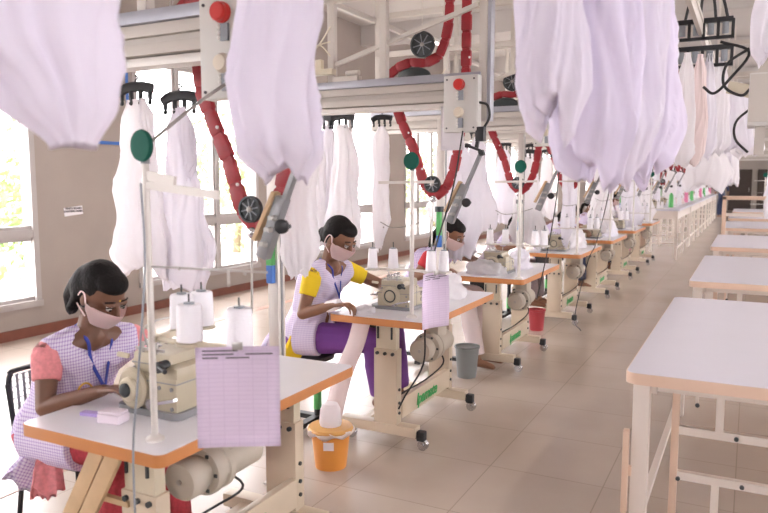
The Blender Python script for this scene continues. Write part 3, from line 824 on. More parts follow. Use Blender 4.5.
for x, y_, zb, w, sd, m, lb in FG:
    L_ = 2.5-zb
    garment((x, y_, 2.5), [(0, w*.5, 0), (L_*.25, w*.85, 0), (L_*.6, w, 0), (L_*.85, w*1.05, .0), (L_*.97, w*.8, 0), (L_, w*.4, .01)], sd, m, 'large white garment in the bunch hanging over the aisle, %s of five' % lb, rz=R(27), name='hanging_trousers', depth=.8, fold=.26, hem=.04, fq=.9)
# the aisle conveyor
a = empty('aisle_rail'); tag(a, 'long overhead rail carrying the bunch of white garments above the aisle', 'conveyor rail')
MB().box((-.405, 1.2, 2.62), (-.375, 20, 2.70), .004).build('rail', railm, a)
MB().box((-.41, 1.2, 2.70), (-.37, 20, 2.73)).build('rail_cap', railm, a)
for i in range(6): MB().box((-.40, 2.5+3*i, 2.70), (-.38, 2.53+3*i, CZ)).build('hanger_rod', alu, a)
a = empty('window_side_rail'); tag(a, 'short overhead rail carrying the two big garments at upper left', 'conveyor rail')
MB().box((-1.20, .4, 2.62), (-1.10, 1.9, 2.68), .004).build('rail', alub, a); MB().box((-1.16, 1.0, 2.68), (-1.14, 1.03, CZ)).build('hanger_rods', alu, a)
# multi-clip carrier at right
def make_rack():
    t = empty('clip_rack')
    for z in (0, -.17):
        r = MB().box((-.15, -.03, z-.015), (.15, .03, z+.015), .004).box((-.15, -.03, z-.12), (.15, .0, z-.10), .004)
        for x in (-.15, -.075, 0, .075, .15): r.box((x-.008, -.03, z-.12), (x+.008, .01, z))
        r.build('clip_row', black, t)
        for x in (-.112, -.037, .037, .112): MB().cyl((x, -.02, z-.09), (x, -.02, z-.02), .018, n=10).build('clip_pad', greyp, t)
    w = MB()
    for x in (-.1, -.02, .06, .12): w.tube([(x, 0, .01), (x*.8, 0, .12), (x*.4, .02, .25), (x*.3, .02, .4)], .008)
    w.build('hoist_cable', rubber, t)
    return t
rk = make_rack(); rk.scale = (1.3, 1, 1.15); rk.location = (-.37, 5.85, 2.72); tag(rk, 'two-tier black clip rack hanging at the upper right', 'clip rack')
for i, (x, y_, zt, w, m) in enumerate([(-.46, 5.7, 2.48, .075, cloth), (-.38, 5.75, 2.47, .06, cloth3), (-.32, 5.82, 2.48, .06, cloth2), (-.25, 5.9, 2.46, .07, cloth), (-.13, 6.0, 2.28, .10, cloth2), (-.04, 6.2, 2.20, .09, cloth)]):
    L_ = (.80, .78, .74, .7, .5, .45)[i]
    garment((x, y_, zt), [(0, w*.3, 0), (L_*.2, w*.7, 0), (L_*.6, w, 0), (L_*.9, w*1.1, 0), (L_, w*.6, 0)], 60+i, m, '%s garment hanging below the black clip rack at right, %s of six' % (('white', 'pinkish', 'lavender white', 'white', 'lavender white', 'white')[i], ORD[i] if i else 'first'), name='hanging_shirt', hem=.02)
rr = random.Random(9)
for i in range(7):
    y_ = 8.0+i*1.7
    g = gsrc[i % 4].copy(); C.objects.link(g); g.location = (-.42+.07*math.sin(i*2), y_, 2.45); g.rotation_euler = (0, 0, i)
    tag(g, 'white garment on the aisle rail, %s behind the clip rack' % ORD[i], 'garment', 'white garments on the conveyor')
# right upper cabinet
t = empty('hoist_cabinet'); tag(t, 'pale conveyor cabinet and column at the upper right edge', 'cabinet')
MB().box((-.04, 4.50, 1.86), (.40, 4.75, 2.15), .006).build('case', panelm, t)
MB().box((-.035, 4.485, 1.88), (.06, 4.5, 2.14), .002).build('side_rail', railm, t)
MB().box((.0, 4.55, 1.70), (.05, 4.60, 4.3), .003).build('column', railm, t)
MB().bar((-.14, 4.7, 2.10), (.2, 4.45, 1.98), .05, .07).build('brace', cream, t)
MB().box((-.02, 4.2, 2.35), (.10, 4.3, 3.2), .003).build('channel', alub, t)
garment((.07, 4.0, 2.75), [(0, .05, 0), (.3, .09, 0), (.55, .10, 0), (.62, .07, 0)], 71, cloth2, 'lavender white garment at the top right corner, beside the cabinet', name='hanging_shirt')
m = MB()
m.tube([(-.20, 4.6, 2.35), (-.05, 4.6, 2.28), (-.14, 4.6, 2.14), (-.22, 4.6, 2.06), (-.28, 4.6, 2.10)], .008)
m.tube([(-.05, 4.6, 2.30), (-.16, 4.6, 2.22), (-.17, 4.6, 2.10), (-.08, 4.6, 2.04), (-.03, 4.6, 2.08)], .008)
m.tube([(-.02, 4.7, 1.98), (-.10, 4.7, 1.90), (-.10, 4.7, 1.80), (-.03, 4.7, 1.72)], .007)
tag(m.build('cable_loop', rubber), 'black looping cables beside the cabinet at upper right', 'cable')
rr = random.Random(31)
for i in range(12):
    g = gsrc[i % 4].copy(); C.objects.link(g); g.location = (.35+.30*(i % 3), 11.0+i*.8, 2.15+rr.uniform(-.1, .1)); g.rotation_euler = (0, 0, rr.uniform(0, 3))
    tag(g, 'white garment hanging over the far inspection tables at right, %s from the camera' % ORD[i], 'garment', 'white garments on the conveyor')
for i, (x, y_) in enumerate(((.25, 16.9), (.5, 20.3))):
    q = copy_tree(S); q.location = (x, y_, .78); tag(q, 'metal thread stand with green disc on an inspection table at right, %s of two' % ORD[i], 'thread stand', 'thread stands on the sewing tables')
# background conveyor frame above the aisle at right
for i in range(4):
    f = copy_tree(fr0); f.location = (3.0, 9.5+3.2*i, 0)
    tag(f, 'pale metal conveyor cross frame over the inspection tables, %s in that line' % ORD[i], 'conveyor frame', 'overhead conveyor frames')

# ------------------------------------------------------------------ inspection tables at right
def make_insp(L_=2.12, W_=1.25, zt=.78):
    t = empty('inspection_table')
    top = MB().rbox(.004, W_-.004, .004, L_-.004, zt-.02, zt, .045).build('tabletop', rtop, t)
    MB().rbox(0, W_, 0, L_, zt-.048, zt-.002, .05).build('edge_band', redge, top)
    for x, yy in ((.03, .05), (W_-.11, .05), (.03, L_-.13), (W_-.11, L_-.13)):
        MB().box((x, yy, 0), (x+.065, yy+.065, zt-.048), .003).build('leg', rleg, t)
    MB().box((.17, .20, 0), (.20, .235, zt-.06), .003).build('inner_post', redge, t)
    for z in (.50, .30): MB().bar((.19, .22, z), (W_-.15, .22, z), .03, .035).build('stretcher', rleg, t)
    for a, b in (((.34, .20, .51), (.37, .23, zt-.07)), ((.335, .20, 0), (.365, .235, .285)), ((.26, .2, .62), (.272, .21, zt-.05))): MB().box(a, b).build('support', rleg, t)
    for p in ((.42, .50), (.45, .30), (.205, .29), (.268, .622), (.8, .50), (.9, .30)): MB().cyl((p[0], .19, p[1]), (p[0], .20, p[1]), .009, n=10).build('bolt', dark, t)
    MB().cyl((.35, .19, zt-.085), (.35, .19, zt-.05), .022, .028).build('leveller', greyp, t)
    m = MB()
    m.box((.12, .09, zt-.09), (W_-.12, .11, zt-.05)).box((.12, L_-.1, zt-.09), (W_-.12, L_-.08, zt-.05)).box((.09, .15, zt-.12), (.11, L_-.15, zt-.05)).box((W_-.11, .15, zt-.12), (W_-.09, L_-.15, zt-.05))
    m.box((.05, .12, .12), (.08, L_-.12, .15)).box((W_-.09, .12, .12), (W_-.06, L_-.12, .15))
    m.build('apron', rleg, t)
    return t
I0 = make_insp(); I0.location = (-.425, 2.97, 0)
tag(I0, 'large white topped inspection table at lower right, its near corner in full view', 'table', 'white inspection tables right of the aisle')
for i, y_ in enumerate((5.95, 9.15, 12.9, 16.2, 19.5)):
    dup(I0, (-.40, y_, 0), 'white topped inspection table, %s to the right of the aisle' % ORD[i+1])
MB().box((.0, .01, .17), (.024, .045, .53), .005).box((.01, .03, .33), (.035, .055, .37)).build('side_strip', redge, I0)
t = empty('bench_rack', (-.40, 12.45, 0)); tag(t, 'pale two-rail rack standing between the third and fourth inspection tables', 'rack')
for x in (0, 1.2): MB().box((x, 0, 0), (x+.06, .06, 1.30), .004).build('upright', redge, t)
MB().box((0, 0, 1.25), (1.26, .06, 1.31), .004).build('top_rail', redge, t); MB().box((.05, .01, .99), (1.22, .05, 1.04), .004).build('middle_rail', rleg, t)
# tall white tables beyond the row
def make_tall():
    t = empty('tall_table')
    MB().box((-.75, 0, .955), (0, 3.2, 1.0), .01).build('tabletop', rtop, t)
    MB().box((-.72, .03, .80), (-.03, .06, .955)).box((-.06, .06, .80), (-.03, 3.1, .955)).build('apron', rleg, t)
    for x, yy in ((-.72, .03), (-.08, .03), (-.72, 3.1), (-.08, 3.1), (-.08, 1.55), (-.72, 1.55)):
        MB().box((x, yy, 0), (x+.05, yy+.05, .96)).build('leg', rleg, t)
    MB().box((-.7, .04, .45), (-.05, .06, .48)).box((-.70, .04, .30), (-.05, .06, .33)).box((-.06, .06, .2), (-.04, 3.1, .23)).build('stretcher', rleg, t)
    return t
tt = make_tall(); tt.location = (-1.22, 14.9, 0); tag(tt, 'tall white table at the end of the sewing row', 'table', 'tall white tables beyond the sewing row')
for i in range(1, 5): dup(tt, (-1.22, 14.9+3.4*i, 0), 'tall white table, %s behind the sewing row' % ORD[i])
# green crate below the tall table
rr = random.Random(12)
for i in range(26):
    y_ = 15.0+i*.62
    kk = i % 3
    if kk == 0:
        g = dup(M1, (-1.75, y_, 1.0), 'cream machine on the tall tables, number %s from the near end' % ['one','two','three','four','five','six','seven','eight','nine'][i//3])
    elif kk == 1:
        m = MB().lathe((0, 0, 0), [(.03, 0), (.05, .01), (.04, .25), (.015, .3)], n=14)
        o = m.build('thread_cone', (lime, thread, magenta)[(i//3) % 3]); o.location = (-1.45, y_, 1.0)
        tag(o, '%s thread cone on the tall tables, at their %s machine' % (('green', 'white', 'pink')[(i//3) % 3], ORD[i//3]), 'thread cone', 'cones on the tall tables')
    else:
        m = MB().box((-.12, -.1, 0), (.12, .1, .08), .03).box((-.09, -.07, .06), (.1, .08, .14), .03)
        o = m.build('folded_cloth', (cloth, cloth3, cloth2)[(i//3) % 3]); o.location = (-1.5, y_, 1.0); o.rotation_euler = (0, 0, i)
        tag(o, '%s pile of folded cloth on the tall tables, %s from their near end' % (('white', 'pinkish', 'lavender white')[(i//3) % 3], ORD[i//3]), 'cloth', 'folded cloth on the tall tables')

# ------------------------------------------------------------------ people
def hullcap(bm, p, r, q, r2, n=10):
    p = Vector(p); q = Vector(q)
    b = bmesh.new()
    for c, rad in ((p, r), (q, r2)):
        bmesh.ops.create_icosphere(b, subdivisions=2, radius=rad, matrix=Matrix.Translation(c))
    bmesh.ops.delete(b, geom=b.edges[:]+b.faces[:], context='EDGES_FACES')
    rs = bmesh.ops.convex_hull(b, input=b.verts[:])
    bmesh.ops.delete(b, geom=[v for v in b.verts if not v.link_faces], context='VERTS')
    me = bpy.data.meshes.new('tmp'); b.to_mesh(me); b.free(); bm.from_mesh(me); bpy.data.meshes.remove(me)
def frust(bm, p, r, q, r2, sq=1.0, n=24, sqdir=None):
    p = Vector(p); q = Vector(q); z = (q-p).normalized(); u = Vector(sqdir) if sqdir else (Vector((0, 1, 0)) if abs(z.y) < .9 else Vector((1, 0, 0)))
    x = z.cross(u).normalized(); y = z.cross(x)
    A = [bm.verts.new(p+(x*math.cos(2*PI*i/n)*sq+y*math.sin(2*PI*i/n))*r) for i in range(n)]
    B = [bm.verts.new(q+(x*math.cos(2*PI*i/n)*sq+y*math.sin(2*PI*i/n))*r2) for i in range(n)]
    for i in range(n): bm.faces.new((A[i], A[(i+1) % n], B[(i+1) % n], B[i]))
    bm.faces.new(A[::-1]); bm.faces.new(B)
def blob(name, items, vox, m, parent, smooth=3, M=None):
    bm = bmesh.new()
    for it in items:
        k = it[0]
        if k == 'c': hullcap(bm, it[1], it[2], it[3], it[4])
        elif k == 'f':
            b2 = bmesh.new(); frust(b2, it[1], it[2], it[3], it[4], *(it[5:] if len(it) > 5 else ())); bmesh.ops.recalc_face_normals(b2, faces=b2.faces)
            me = bpy.data.meshes.new('tmp'); b2.to_mesh(me); b2.free(); bm.from_mesh(me); bpy.data.meshes.remove(me)
        elif k == 'e':
            MM = Matrix.Translation(it[1]) @ Matrix.Diagonal((*it[2], 1))
            if len(it) > 3: MM = it[3] @ MM
            bmesh.ops.create_icosphere(bm, subdivisions=3, radius=1, matrix=MM)
        elif k == 'ch':
            for a, b in zip(it[1], it[1][1:]): hullcap(bm, a[0], a[1], b[0], b[1])
    bmesh.ops.recalc_face_normals(bm, faces=bm.faces)
    me = bpy.data.meshes.new(name); bm.to_mesh(me); bm.free()
    o = bpy.data.objects.new(name, me); C.objects.link(o)
    rm = o.modifiers.new('r', 'REMESH'); rm.mode = 'VOXEL'; rm.voxel_size = vox; rm.use_smooth_shade = True
    if smooth: sm = o.modifiers.new('s', 'SMOOTH'); sm.iterations = smooth; sm.factor = .5
    dg = bpy.context.evaluated_depsgraph_get()
    m2 = bpy.data.meshes.new_from_object(o.evaluated_get(dg)); bpy.data.objects.remove(o)
    m2.name = name; m2.materials.clear(); m2.materials.append(m)
    for f in m2.polygons: f.use_smooth = True
    o = bpy.data.objects.new(name, m2); C.objects.link(o); o.parent = parent
    return o
V = Vector
def hand_items(wrist, direc, palmn, side, s=1.0, curl=.5):
    """wrist point, pointing direction, palm normal (where fingers curl), thumb side vector"""
    d = V(direc).normalized(); n = V(palmn); n = (n-d*n.dot(d)).normalized(); t = d.cross(n)*side
    w = V(wrist); out = []
    palm = w+d*.045*s
    for i in range(4):
        off = (-.030+.020*i)*s
        k0 = w+d*.078*s+t*off
        out.append(('c', w+t*off*.5, .014*s, k0, .0105*s))
        ln = (.036, .042, .044, .034)[3-i]*s if side else .04
        dd = (d+t*(off*4)).normalized()
        a1, a2, a3 = curl*.6, curl*1.3, curl*1.9
        p1 = k0+(dd*math.cos(a1)+n*math.sin(a1))*ln; p2 = p1+(dd*math.cos(a2)+n*math.sin(a2))*ln*.65; p3 = p2+(dd*math.cos(a3)+n*math.sin(a3))*ln*.5
        out.append(('ch', [(k0, .0092*s), (p1, .0080*s), (p2, .0072*s), (p3, .006*s)]))
    b = w+d*.02*s+t*.022*s
    p1 = b+(d*.6+t*.75+n*.25).normalized()*.040*s; p2 = p1+(d*.9+t*.3+n*.35).normalized()*.030*s; p3 = p2+(d*.95+n*.3).normalized()*.020*s
    out.append(('ch', [(b, .013*s), (p1, .0105*s), (p2, .009*s), (p3, .007*s)]))
    return out
def person(pz, label, group='machine operators'):
    """pz: dict of joints in world coordinates"""
    vox = pz.get('vox', .0055)
    t = empty('person', (0, 0, 0)); tag(t, label, 'person', group)
    H = Matrix.Translation(pz['head']) @ Matrix.Rotation(pz.get('yaw', 0), 4, 'Z') @ Matrix.Rotation(pz.get('pitch', .45), 4, 'Y') @ Matrix.Rotation(pz.get('roll', 0), 4, 'X')
    neck, chest, pel = V(pz['neck']), V(pz['chest']), V(pz['pelvis'])
    sk = pz['skin']
    hp = lambda *p: H @ V(p)
    it = [('e', (-.012, 0, .022), (.098, .076, .098), H), ('e', (.028, 0, -.045), (.062, .058, .070), H), ('c', hp(.055, 0, -.092), .022, hp(.03, 0, -.075), .04),
          ('ch', [(hp(.088, 0, .012), .010), (hp(.108, 0, -.028), .013), (hp(.098, 0, -.036), .014)]),
          ('e', (-.01, .078, -.012), (.020, .010, .032), H), ('e', (-.01, -.078, -.012), (.020, .010, .032), H),
          ('e', (.075, .028, .020), (.022, .026, .009), H), ('e', (.075, -.028, .020), (.022, .026, .009), H),
          ('ch', [(neck, .054), (hp(-.02, 0, -.06), .050)]), ('c', neck+V((0, 0, -.03)), .07, neck, .052)]
    rs, ls = V(pz['rs']), V(pz['ls'])
    it += [('c', rs, .052, neck+V((0, 0, -.035)), .06), ('c', ls, .052, neck+V((0, 0, -.035)), .06),
           ('c', chest+V((0, .07, .03)), .095, pel.lerp(chest, .35)+V((0, .03, 0)), .10), ('c', chest+V((0, -.07, .03)), .095, pel.lerp(chest, .35)+V((0, -.03, 0)), .10), ('c', chest+V((.04, .06, 0)), .065, chest+V((.04, -.06, 0)), .065),
           ('c', pel+V((0, .07, 0)), .115, pel+V((0, -.07, 0)), .115), ('c', pel.lerp(chest, .4), .12, pel, .12), ('c', rs, .06, chest, .09), ('c', ls, .06, chest, .09)]
    for s in 'rl':
        sh, el, wr = V(pz[s+'s']), V(pz[s+'e']), V(pz[s+'w'])
        it += [('ch', [(sh, .052), (sh.lerp(el, .45), .043), (el, .035)]), ('ch', [(el, .036), (el.lerp(wr, .35), .035), (wr, .023)])]
        it += hand_items(wr, pz[s+'hd'], pz.get(s+'hn', (0, 0, -1)), 1 if s == 'r' else -1, .96, pz.get('curl', .6))
        hipx = pel+V((0, -.09 if s == 'r' else .09, -.01)); kn, an = V(pz[s+'k']), V(pz[s+'a'])
        it += [('ch', [(hipx, .095), (hipx.lerp(kn, .5), .080), (kn, .058)]), ('ch', [(kn, .056), (kn.lerp(an, .35), .056), (an, .036)]),
               ('ch', [(an+V((-.03, 0, -.045)), .034), (an+V((.06, 0, -.045)), .034), (an+V((.14, 0, -.062)), .024)])]
    blob('body', it, vox, sk, t, 2)
    # hair
    hi = [('e', (-.034, 0, .036), (.096, .086, .098), H), ('e', (.008, 0, .078), (.076, .070, .046), H), ('e', (-.085, 0, -.015), (.05, .066, .070), H),
          ('e', (-.045, .068, .0), (.040, .022, .05), H), ('e', (-.045, -.068, .0), (.040, .022, .05), H)]
    if pz.get('braid'):
        b0 = hp(-.12, -.01, -.03); hi += [('ch', [(b0, .034), (b0+V((-.05, -.01, -.05)), .028), (b0+V((-.07, -.02, -.13)), .024), (b0+V((-.06, -.03, -.23)), .020), (b0+V((-.05, -.03, -.36)), .012)])]
    if pz.get('loose'):
        hi += [('e', (-.06, 0, .0), (.095, .094, .10), H), ('ch', [(hp(-.10, -.03, -.02), .05), (hp(-.12, -.03, -.09), .04), (hp(-.11, -.02, -.16), .025)]), ('ch', [(hp(-.05, -.075, -.02), .025), (hp(-.055, -.082, -.09), .018), (hp(-.06, -.07, -.13), .008)])]
    blob('hair', hi, vox*1.1, hairm, t, 2)
    if 'braid' in pz and pz['braid'] == 2:
        MB().sphere(b0+V((-.045, -.01, -.04)), .03, 12).build('hair_tie', gold, t)
    if pz.get('mask'):
        bm = bmesh.new(); rows = []
        for i in range(25):
            az = R(-84+168*i/24); row = []
            for j in range(11):
                v = j/10; z = -.008-.100*v
                rx = .108-.030*v*v; ry = .086-.030*v**2
                bul = .022*math.exp(-(az/.42)**2)*(1-.55*v)
                x = (rx+bul)*math.cos(az)+.002; yv = ry*math.sin(az)
                if abs(az) > 1.1: z = z*(1-.35*(abs(az)-1.1)/.37)-.006
                row.append(bm.verts.new(H @ V((x, yv, z+.004*math.sin(v*12)*0))))
            rows.append(row)
        for a, b in zip(rows, rows[1:]):
            for j in range(10): bm.faces.new((a[j], b[j], b[j+1], a[j+1]))
        bmesh.ops.solidify(bm, geom=bm.faces[:], thickness=.003)
        me = bpy.data.meshes.new('face_mask')
        for f in bm.faces: f.smooth = True
        bm.to_mesh(me); bm.free(); me.materials.append(maskm); mo = bpy.data.objects.new('face_mask', me); C.objects.link(mo); mo.parent = t
        for sg in (-1, 1):
            MB().tube([hp(.012, sg*.084, -.016), hp(-.005, sg*.092, .022), hp(-.030, sg*.090, .012), hp(-.034, sg*.084, -.045), hp(.01, sg*.062, -.088)], .003).build('ear_loop', maskm, mo)
    for sg in (-1, 1):
        eo = MB().sphere(hp(.0825, sg*.032, .004), .0125, 12).build('eye', eyew, t)
        MB().sphere(hp(.0905, sg*.032, .002), .0068, 10).build('iris', hairm, eo)
        MB().tube([hp(.092, sg*.018, .010), hp(.0935, sg*.032, .0135), hp(.082, sg*.048, .008)], .0026, n=6).build('lashes', hairm, eo)
        MB().tube([hp(.083, sg*.014, .030), hp(.087, sg*.032, .037), hp(.073, sg*.054, .030)], .0035, n=6).build('eyebrow', hairm, t)
    if pz.get('bindi'): MB().sphere(hp(.092, 0, .043), .0035, 8).build('bindi', gold, t)
    # sleeves
    for s in 'rl':
        sh, el = V(pz[s+'s']), V(pz[s+'e']); d = (el-sh)
        blob('sleeve', [('c', sh, .060, sh+d*.12, .058), ('f', sh, .062, sh+d*pz.get('slv', .5), .052)], vox, pz['sleeve'], t, 2)
    # trousers
    ti = [('c', pel+V((0, .075, -.01)), .125, pel+V((0, -.075, -.01)), .125)]
    for s in 'rl':
        hipx = pel+V((0, -.09 if s == 'r' else .09, -.01)); kn, an = V(pz[s+'k']), V(pz[s+'a'])
        ti += [('ch', [(hipx, .110), (hipx.lerp(kn, .5), .096), (kn, .078)]), ('c', kn, .076, kn.lerp(an, .5), .075), ('f', kn.lerp(an, .4), .078, an+V((0, 0, .02)), .070)]
    blob('trousers', ti, vox*1.3, pz['trousers'], t, 3)
    # tunic
    mid = pel.lerp(chest, .45)
    tu = [('c', chest+V((-.005, .085, .03)), .106, mid+V((0, .05, 0)), .115), ('c', chest+V((-.005, -.085, .03)), .106, mid+V((0, -.05, 0)), .115), ('c', mid+V((0, .05, 0)), .118, pel+V((0, .06, 0)), .138), ('c', mid+V((0, -.05, 0)), .118, pel+V((0, -.06, 0)), .138),
          ('c', rs+V((.0, .02, .004)), .066, neck+V((-.022, -.062, -.034)), .056), ('c', ls+V((.0, -.02, .004)), .066, neck+V((-.022, .062, -.034)), .056), ('c', rs+V((.02, .045, -.01)), .062, chest+V((.045, -.06, .04)), .085), ('c', ls+V((.02, -.045, -.01)), .062, chest+V((.045, .06, .04)), .085), ('c', rs+V((-.02, .02, -.04)), .07, chest, .10), ('c', ls+V((-.02, -.02, -.04)), .07, chest, .10),
          ('c', chest+V((.045, .055, 0)), .078, chest+V((.045, -.055, 0)), .078)]
    if pz.get('skirt'):
        for s in 'rl':
            hipx = pel+V((0, -.09 if s == 'r' else .09, 0)); kn = V(pz[s+'k'])
            tu += [('f', hipx, .130, hipx.lerp(kn, pz['skirt']), .118)]
    blob('tunic', tu, vox, pz['tunic'], t, 3)
    if pz.get('tail'):
        for nm, a, b, w, m in pz['tail']:
            g = garment_mesh(nm, [(0, w*.6, 0), ((V(a)-V(b)).length*.5, w*.9, 0), ((V(a)-V(b)).length, w, 0)], 3.7, m, 28, 16, .12, 4, .02, .25)
            g.parent = t; g.location = a
            g.rotation_mode = 'QUATERNION'; g.rotation_quaternion = V((0, 0, -1)).rotation_difference(V(b)-V(a)) @ Matrix.Rotation(R(60), 4, 'Z').to_quaternion()
    if pz.get('lanyard'):
        c0 = chest+V((.135, 0, -.05))
        s = MB()
        for sg in (-1, 1):
            s.tube([neck+V((-.065, 0, .015)), neck+V((-.01, sg*.066, .010)), neck+V((.055, sg*.060, -.035)), chest+V((.120, sg*.045, .055)), c0+V((0, sg*.006, .0)), c0+V((0, sg*.004, -.04))], .007, n=8, flat=(.0075, .0035))
        lo = s.build('lanyard', lany, t)
    return t
# seat furniture first
t = empty('metal_chair', (-2.50, 2.07, 0)); tag(t, 'black tubular chair with perforated back under the operator with pink sleeves', 'chair')
fr = MB()
for yy in (-.20, .20):
    fr.tube([(.16, yy, .01), (.15, yy, .40), (-.18, yy, .40), (-.22, yy, .45), (-.26, yy, .70)] if yy else [], .011, smooth=False)
    fr.tube([(-.25, yy, .01), (-.18, yy, .40)], .011, smooth=False)
fr.tube([(-.26, -.20, .68), (-.262, -.185, .735), (-.263, -.15, .75), (-.263, .15, .75), (-.262, .185, .735), (-.26, .20, .68)], .011)
fr.build('chair_frame', black, t)
MB().rbox(-.19, .17, -.19, .19, .40, .42, .04).build('seat', black, t)
pb = MB(); 
for i in range(13): pb.bar((-.252+.0*i, -.185+.0308*i, .53), (-.262, -.185+.0308*i, .735), .012, .003)
for i in range(9): pb.bar((-.252-.0012*i, -.19, .535+.0245*i), (-.252-.0012*i, .19, .535+.0245*i), .011, .003)
pb.build('backrest', alud, t)
t = empty('work_stool', (-2.36, 3.74, 0)); tag(t, 'black pedestal stool under the operator with yellow sleeves', 'stool')
MB().lathe((-.12, 0, .42), [(.10, 0), (.17, .01), (.175, .04), (.16, .06)]).build('seat', black, t)
MB().cyl((-.05, 0, .06), (-.05, 0, .43), .022).build('stem', black, t); MB().cyl((-.05, 0, .10), (-.05, 0, .22), .026).build('green_sleeve', lime, t)
MB().bar((-.35, 0, .045), (.22, 0, .045), .05, .03).bar((-.05, -.27, .045), (-.05, .27, .045), .05, .03).build('base', black, t)

W1 = dict(head=(-2.30, 1.99, 1.10), neck=(-2.385, 1.99, .955), chest=(-2.44, 1.98, .78), pelvis=(-2.56, 1.96, .53), yaw=R(-2), pitch=.60, roll=.05, skin=skin,
          rs=(-2.40, 1.80, .885), re=(-2.345, 1.735, .70), rw=(-2.10, 1.80, .785), rhd=(1, .12, .20), ls=(-2.36, 2.17, .885), le=(-2.20, 2.30, .79), lw=(-2.08, 2.13, .81), lhd=(1, -.5, .1),
          rk=(-2.12, 1.88, .53), lk=(-2.10, 2.10, .53), ra=(-2.14, 1.86, .09), la=(-2.06, 2.10, .09), loose=True, mask=True, bindi=True, sleeve=pinkc, slv=.50, trousers=redprint, tunic=ging, skirt=.62, lanyard=True, curl=.7,
          tail=[('tunic_tail', (-2.48, 1.84, .50), (-2.54, 1.77, .35), .075, ging), ('tunic_lining', (-2.44, 1.80, .48), (-2.40, 1.77, .34), .06, pinkc)])
pp = person(W1, 'seated operator in lavender checked tunic and pink sleeves, pink face mask, blue lanyard')
MB().tube([V((-2.20, 1.80, .765))+V((0, .032*math.cos(a), .032*math.sin(a))) for a in [i*PI/8 for i in range(17)]], .004).build('bangle', gold, pp)
W2 = dict(head=(-2.205, 3.69, 1.205), neck=(-2.295, 3.71, 1.06), chest=(-2.37, 3.73, .90), pelvis=(-2.48, 3.73, .59), yaw=R(-6), pitch=.55, skin=skin2,
          rs=(-2.31, 3.545, .99), re=(-2.335, 3.47, .77), rw=(-2.10, 3.455, .845), rhd=(1, .05, .1), ls=(-2.29, 3.90, .99), le=(-2.11, 4.05, .885), lw=(-1.97, 3.93, .885), lhd=(.5, -.6, -.2),
          rk=(-2.0, 3.74, .59), lk=(-1.98, 3.96, .59), ra=(-1.99, 3.82, .22), la=(-1.97, 4.02, .22), braid=2, mask=True, sleeve=yellow, slv=.52, trousers=purple, tunic=gingp, skirt=.30, lanyard=True, curl=.9,
          tail=[('tunic_tail', (-2.55, 3.60, .68), (-2.62, 3.52, .37), .10, gingp), ('tunic_lining', (-2.45, 3.575, .60), (-2.48, 3.54, .36), .085, yellow)])
pp = person(W2, 'seated operator in yellow sleeves and purple trousers, hair in a braid')
MB().tube([V((-2.22, 3.478, .806))+V((0.012*math.sin(a), .031*math.cos(a), .031*math.sin(a))) for a in [i*PI/8 for i in range(17)]], .004).build('bangle', gold, pp)
blob('wrist_cuff', [('f', (-2.165, 3.472, .824), .035, (-2.07, 3.462, .853), .030)], .005, bandage, pp, 2)
def shifted(src, dx, dy, dz, **kw):
    d = dict(src)
    for kx in ('head', 'neck', 'chest', 'pelvis', 'rs', 're', 'rw', 'ls', 'le', 'lw', 'rk', 'lk', 'ra', 'la'): d[kx] = tuple(V(src[kx])+V((dx, dy, dz if kx not in ('ra', 'la') else 0)))
    if 'tail' in d: d['tail'] = None
    d['vox'] = .011; d.update(kw); return d
lean = dict(shifted(W2, .0, 1.80, -.02))
def leaned(src, dx, dy, lf, **kw):
    d = shifted(src, dx, dy, 0, **kw)
    for kx, a in (('head', 1), ('neck', .7), ('rs', .6), ('ls', .6), ('chest', .35)): d[kx] = tuple(V(d[kx])+V((lf*a, 0, -lf*a*.9)))
    return d
person(leaned(W2, -.07, 1.76, .10, sleeve=redc, trousers=cloth3, tunic=ging, braid=1, mask=True, roll=0, ra=(-1.95, 5.45, .10), la=(-1.95, 5.66, .10), lanyard=True), 'operator with red sleeves bent over the third sewing table, partly behind white cloth')
person(leaned(W2, -.16, 4.00, .14, sleeve=gingp, trousers=greyc, tunic=greyc, braid=1, mask=True, pitch=.95, lanyard=False), 'operator in greyish checked top with head bowed low at the fourth sewing table')
person(leaned(W2, .02, 5.75, .10, sleeve=gingp, trousers=navy, tunic=gingp, braid=1, mask=True, pitch=.4, lanyard=False), 'operator looking up between garments at the fifth sewing table')
person(leaned(W2, -.05, 7.85, .04, sleeve=gingp, trousers=navy, tunic=gingp, braid=1, mask=True, lanyard=False), 'small distant operator at the sixth sewing table')
person(leaned(W2, -.05, 10.2, 0, sleeve=magenta, trousers=magenta, tunic=magenta, braid=1, mask=True, lanyard=False), 'small distant operator in bright pink at the seventh sewing table')
# stools for far operators
wst = [o for o in bpy.data.objects if o.name.startswith('work_stool')][0]
for i, dy in enumerate((1.80, 4.05, 5.75, 7.85, 10.2)):
    dup(wst, (-2.36, 3.74+dy, 0), 'black pedestal stool of the operator at the %s sewing table' % ORD[i+2])
# standing person at the far end
W8 = dict(head=(-1.10, 33.0, 1.58), neck=(-1.10, 33.0, 1.42), chest=(-1.10, 33.0, 1.22), pelvis=(-1.10, 33.0, .92), yaw=R(-90), pitch=.1, skin=skin2, vox=.014,
          rs=(-1.28, 33.0, 1.36), re=(-1.34, 33.0, 1.08), rw=(-1.33, 32.9, .84), rhd=(0, -.2, -1), rhn=(1, 0, 0), ls=(-.92, 33.0, 1.36), le=(-.86, 33.0, 1.08), lw=(-.87, 32.9, .84), lhd=(0, -.2, -1), lhn=(-1, 0, 0),
          rk=(-1.19, 32.95, .50), lk=(-1.01, 32.95, .50), ra=(-1.19, 33.0, .09), la=(-1.01, 33.0, .09), sleeve=navy, slv=.95, trousers=navy, tunic=navy)
person(W8, 'person in dark blue clothes standing in the aisle at the far end', 'standing people')

